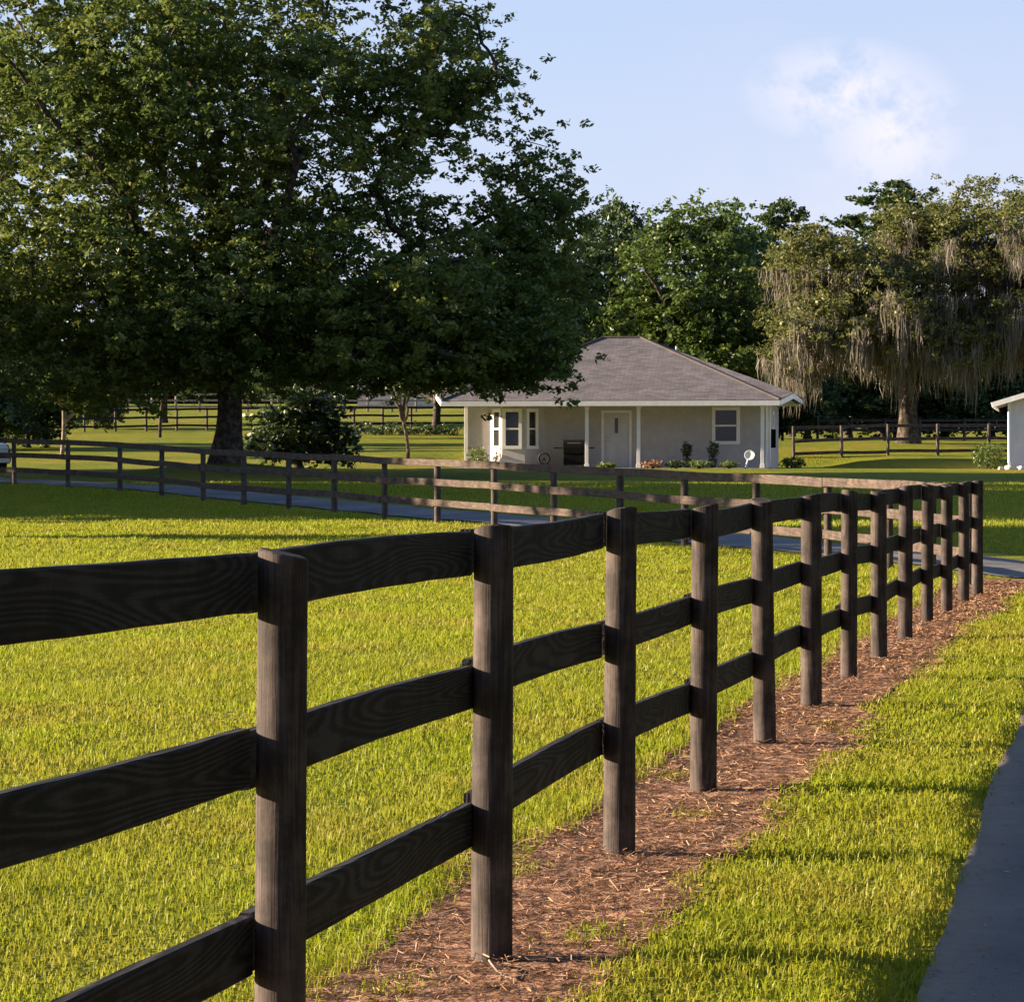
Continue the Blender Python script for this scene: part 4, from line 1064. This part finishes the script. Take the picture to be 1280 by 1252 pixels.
# ------------------------------------------------------------------ grass blades and straw
def blades(name, X, Y, h, w, mat, label, seed, bend=0.5, dz=0.0, tri_from=19.0):
    rng = np.random.default_rng(seed); n = len(X)
    Z = T(X, Y) - 0.004 + dz
    a = rng.uniform(0, 2*np.pi, n); wd = np.stack([np.cos(a), np.sin(a), np.zeros(n)], -1)*(w/2)[:,None]
    b = a + np.pi/2 + rng.normal(0, 0.4, n); ln = np.stack([np.cos(b), np.sin(b), np.zeros(n)], -1)
    bd = rng.uniform(0.1, 1.0, n)*bend
    B = np.stack([X, Y, Z], -1)
    tip = B + ln*(h*bd)[:,None] + np.array([0,0,1])*(h*(1-0.35*bd))[:,None]
    fr = Y > tri_from                                   # far blades: one triangle each
    nb2 = ~fr; n2 = int(nb2.sum()); n3 = int(fr.sum())
    mid = B + ln*(h*bd*0.25)[:,None] + np.array([0,0,1])*(h*0.6)[:,None]
    V = np.empty((n2,5,3)); V[:,0] = (B-wd)[nb2]; V[:,1] = (B+wd)[nb2]; V[:,2] = (mid+wd*0.8)[nb2]; V[:,3] = (mid-wd*0.8)[nb2]; V[:,4] = tip[nb2]
    V3 = np.empty((n3,3,3)); V3[:,0] = (B-wd*1.3)[fr]; V3[:,1] = (B+wd*1.3)[fr]; V3[:,2] = tip[fr]
    o = np.arange(n2)[:,None]*5; o3 = n2*5 + np.arange(n3)[:,None]*3
    me = np_mesh(name, np.concatenate([V.reshape(-1,3), V3.reshape(-1,3)]), [o+np.array([[0,1,2,3]]), np.concatenate([o+np.array([[3,2,4]]), o3+np.array([[0,1,2]])])])
    ob = link_mesh(name, me, None, mat); tag(ob, label, 'grass', None, 'stuff'); return ob

rng = np.random.default_rng(1)
def scatter(dens_bands, x0f, x1f):
    XS, YS = [], []
    for d0, d1, dens in dens_bands:
        xa = min(x0f(d0), x0f(d1)); xb = max(x1f(d0), x1f(d1)); n = int((xb-xa)*(d1-d0)*dens)
        X = rng.uniform(xa, xb, n); Y = rng.uniform(d0, d1, n)
        k = (X > x0f(Y)) & (X < x1f(Y)); XS.append(X[k]); YS.append(Y[k])
    return np.concatenate(XS), np.concatenate(YS)
def bands(a, b, k, dens0, p):
    e = np.geomspace(a, b, k+1); return [(e[i], e[i+1], dens0*(9.0/(0.5*(e[i]+e[i+1])))**p) for i in range(k)]

# pasture
f0 = lambda d: -0.18*d - 0.8
f1 = lambda d: fence_x(d) - 0.30
X, Y = scatter(bands(5.2, 82, 18, 4800, 1.4), f0, f1)
k = X < fence_x(Y) - 0.42 - 0.10*vnoise(Y*0.8, Y*0, 21) + rng.normal(0, 0.04, len(X)); X, Y = X[k], Y[k]
# keep pasture grass on the field side of the far fence
fpa = np.array([(near_pts[-1])] + far_pts); kx = np.interp(Y, fpa[:,1], fpa[:,0]); k = (Y < 34.5) | (X < kx + 0.4); X, Y = X[k], Y[k]
pn = vnoise(X*0.9, Y*0.5, 31)*0.5 + vnoise(X*2.7, Y*1.6, 32)*0.5
h = (0.046 + 0.018*pn)*np.random.default_rng(2).uniform(0.5, 1.4, len(X))*(1+0.006*Y)
w = np.maximum(0.005, 0.00043*Y)*np.random.default_rng(3).uniform(0.7, 1.3, len(X))
h *= 1 + 0.7*np.exp(-np.abs(fence_x(Y) - 0.4 - X)/0.12)
k = np.random.default_rng(4).uniform(-1.2, 1, len(X)) < pn + 0.55; X, Y, h, w = X[k], Y[k], h[k], w[k]
blades('pasture_grass', X, Y, h, w, M_blade, 'sunlit yellow-green pasture grass inside the fence', 5, 1.3)
# verge between mulch and lane
v0 = lambda d: fence_x(d) + 0.30
v1 = lambda d: np.minimum(fence_x(d) + 1.40, 0.18*d + 0.9)
X, Y = scatter(bands(5.2, 40, 12, 4600, 1.25), v0, v1)
edge_l = fence_x(Y) + 0.46 + 0.10*vnoise(Y*0.9, Y*0, 23) + 0.06*vnoise(Y*3.7, Y*0, 24)
edge_r = fence_x(Y) + 1.37 + 0.02*vnoise(Y*0.9, Y*0, 11) + 0.05*vnoise(Y*6.3, Y*0, 13)
k = (X > edge_l + rng.normal(0, 0.05, len(X))) & (X < edge_r + rng.normal(0, 0.03, len(X))); X, Y = X[k], Y[k]
pn = vnoise(X*3.1, Y*1.9, 41)*0.6 + vnoise(X*7.7, Y*5.6, 42)*0.4
k = rng.uniform(-1.3, 1, len(X)) < pn + 0.6; X, Y, pn = X[k], Y[k], pn[k]
h = (0.046 + 0.026*pn)*rng.uniform(0.5, 1.4, len(X)); w = np.maximum(0.006, 0.00052*Y)*rng.uniform(0.7, 1.3, len(X))
blades('verge_grass', X, Y, h, w, M_blade, 'yellow-green grass verge between the mulch strip and the lane', 6, 1.3)
# lawns beyond the driveway and around the house, thinner and coarser
X, Y = scatter(bands(38, 84, 10, 2600, 1.5), lambda d: -0.18*d-1, lambda d: 0.18*d+1.5)
ci = np.interp(Y, ne[::1,1], ne[:,0]); side_ = X - ci
k = (side_ > 3.5*1.0) & (Y > 38); X, Y = X[k], Y[k]
c_, s_ = math.cos(HOUSE_TH), math.sin(HOUSE_TH); uu = (X-HOUSE_O[0])*c_+(Y-HOUSE_O[1])*s_; vv_ = -(X-HOUSE_O[0])*s_+(Y-HOUSE_O[1])*c_
k = ~((uu > 0.4) & (uu < 12.3) & (vv_ > -0.9) & (vv_ < 10.8)); X, Y = X[k], Y[k]
h = 0.075*rng.uniform(0.5, 1.3, len(X)); w = 0.00042*Y*rng.uniform(0.7, 1.3, len(X))
blades('lawn_grass', X, Y, h, w, M_blade, 'mown lawn grass beyond the driveway around the house', 7, 0.6)
# pine straw on the mulch
n = 110000
Y = 5.0 + 33*rng.uniform(0, 1, n)**1.9; X = fence_x(Y) + rng.uniform(-0.62, 0.72, n)
k = (X > fence_x(Y) - 0.42 - 0.12*vnoise(Y*0.8, Y*0, 21) - np.abs(rng.normal(0, 0.07, n))) & (X < fence_x(Y) + 0.48 + 0.12*vnoise(Y*0.9, Y*0, 23) + np.abs(rng.normal(0, 0.08, n)))
X, Y = X[k], Y[k]
k = rng.uniform(-1.1, 1, len(X)) < vnoise(X*2.2, Y*1.3, 51) + 0.35; X, Y = X[k], Y[k]; n = len(X)
a = rng.uniform(0, np.pi, n); L = rng.uniform(0.012, 0.048, n)*rng.uniform(0.6, 1.5, n)*(1+0.015*Y); W = np.maximum(0.0015, 0.00019*Y)*rng.uniform(0.6, 1.9, n)
B = np.stack([X, Y, T(X, Y) + 0.010 + rng.uniform(0, 0.022, n)], -1); D = np.stack([np.cos(a), np.sin(a), rng.normal(0, 0.22, n)], -1); Wd = np.stack([-np.sin(a), np.cos(a), rng.normal(0, 0.5, n)], -1)
V = np.empty((n,4,3)); V[:,0] = B-D*(L/2)[:,None]-Wd*(W/2)[:,None]; V[:,1] = B+D*(L/2)[:,None]-Wd*(W/2)[:,None]; V[:,2] = B+D*(L/2)[:,None]+Wd*(W/2)[:,None]; V[:,3] = B-D*(L/2)[:,None]+Wd*(W/2)[:,None]
straw = link_mesh('pine_straw', np_mesh('pine_straw', V.reshape(-1,3), np.arange(n*4).reshape(n,4)), None, M_straw)
tag(straw, 'loose brown pine straw scattered over the mulch strip', 'straw', None, 'stuff')

# small tufts growing in the mulch
cx = []
for (dx, d, m_) in ((0.24, 9.6, 220), (-0.2, 8.6, 160), (0.1, 12.9, 160), (-0.28, 11.0, 200), (0.05, 7.8, 120), (-0.25, 14.6, 160), (0.22, 17.5, 120)):
    yb = d + rng.normal(0, 0.12, m_); cx.append(np.stack([fence_x(yb) + dx + rng.normal(0, 0.06, m_), yb], -1))
cx = np.concatenate(cx)
blades('grass_tufts', cx[:,0], cx[:,1], 0.035*rng.uniform(0.5, 1.4, len(cx)), np.full(len(cx), 0.006), M_blade, 'small green grass tufts sprouting in the mulch strip', 9, 1.3)
# pale bent root by the second post
x0, y0 = near_pts[2][0] + 0.01, near_pts[2][1] - 0.12
pts = [(x0 - 0.005 + dx, y0 - dy, Tz(x0, y0 - dy) + 0.012 + dz) for dx, dy, dz in ((0.0, 0.0, 0.0), (-0.012, 0.06, 0.018), (-0.005, 0.14, 0.022), (0.015, 0.22, 0.012), (0.04, 0.27, 0.006), (0.075, 0.30, 0.0))]
rt = MB().tube(pts, [0.003, 0.004, 0.004, 0.0035, 0.003, 0.002], 6).build('fallen_twig', M_bark_pale)
tag(rt, 'thin pale curved twig lying at the foot of a fence post', 'twig')

# dry leaves and needles blown along the lane edge
n = 900
Y = 6.0 + 30*rng.uniform(0, 1, n)**1.5; X = fence_x(Y) + 1.36 + np.abs(rng.normal(0, 0.22, n))
a = rng.uniform(0, np.pi, n); L = rng.uniform(0.012, 0.045, n); W = rng.uniform(0.004, 0.014, n)
B = np.stack([X, Y, T(X, Y) + 0.022], -1); D = np.stack([np.cos(a), np.sin(a), rng.normal(0, 0.08, n)], -1); Wd = np.stack([-np.sin(a), np.cos(a), rng.normal(0, 0.15, n)], -1)
V = np.empty((n,4,3)); V[:,0] = B-D*(L/2)[:,None]; V[:,1] = B-Wd*(W/2)[:,None]; V[:,2] = B+D*(L/2)[:,None]; V[:,3] = B+Wd*(W/2)[:,None]
lit = link_mesh('leaf_litter', np_mesh('leaf_litter', V.reshape(-1,3), np.arange(n*4).reshape(n,4)), None, M_straw)
tag(lit, 'dry leaf bits lying along the lane edge', 'litter', None, 'stuff')
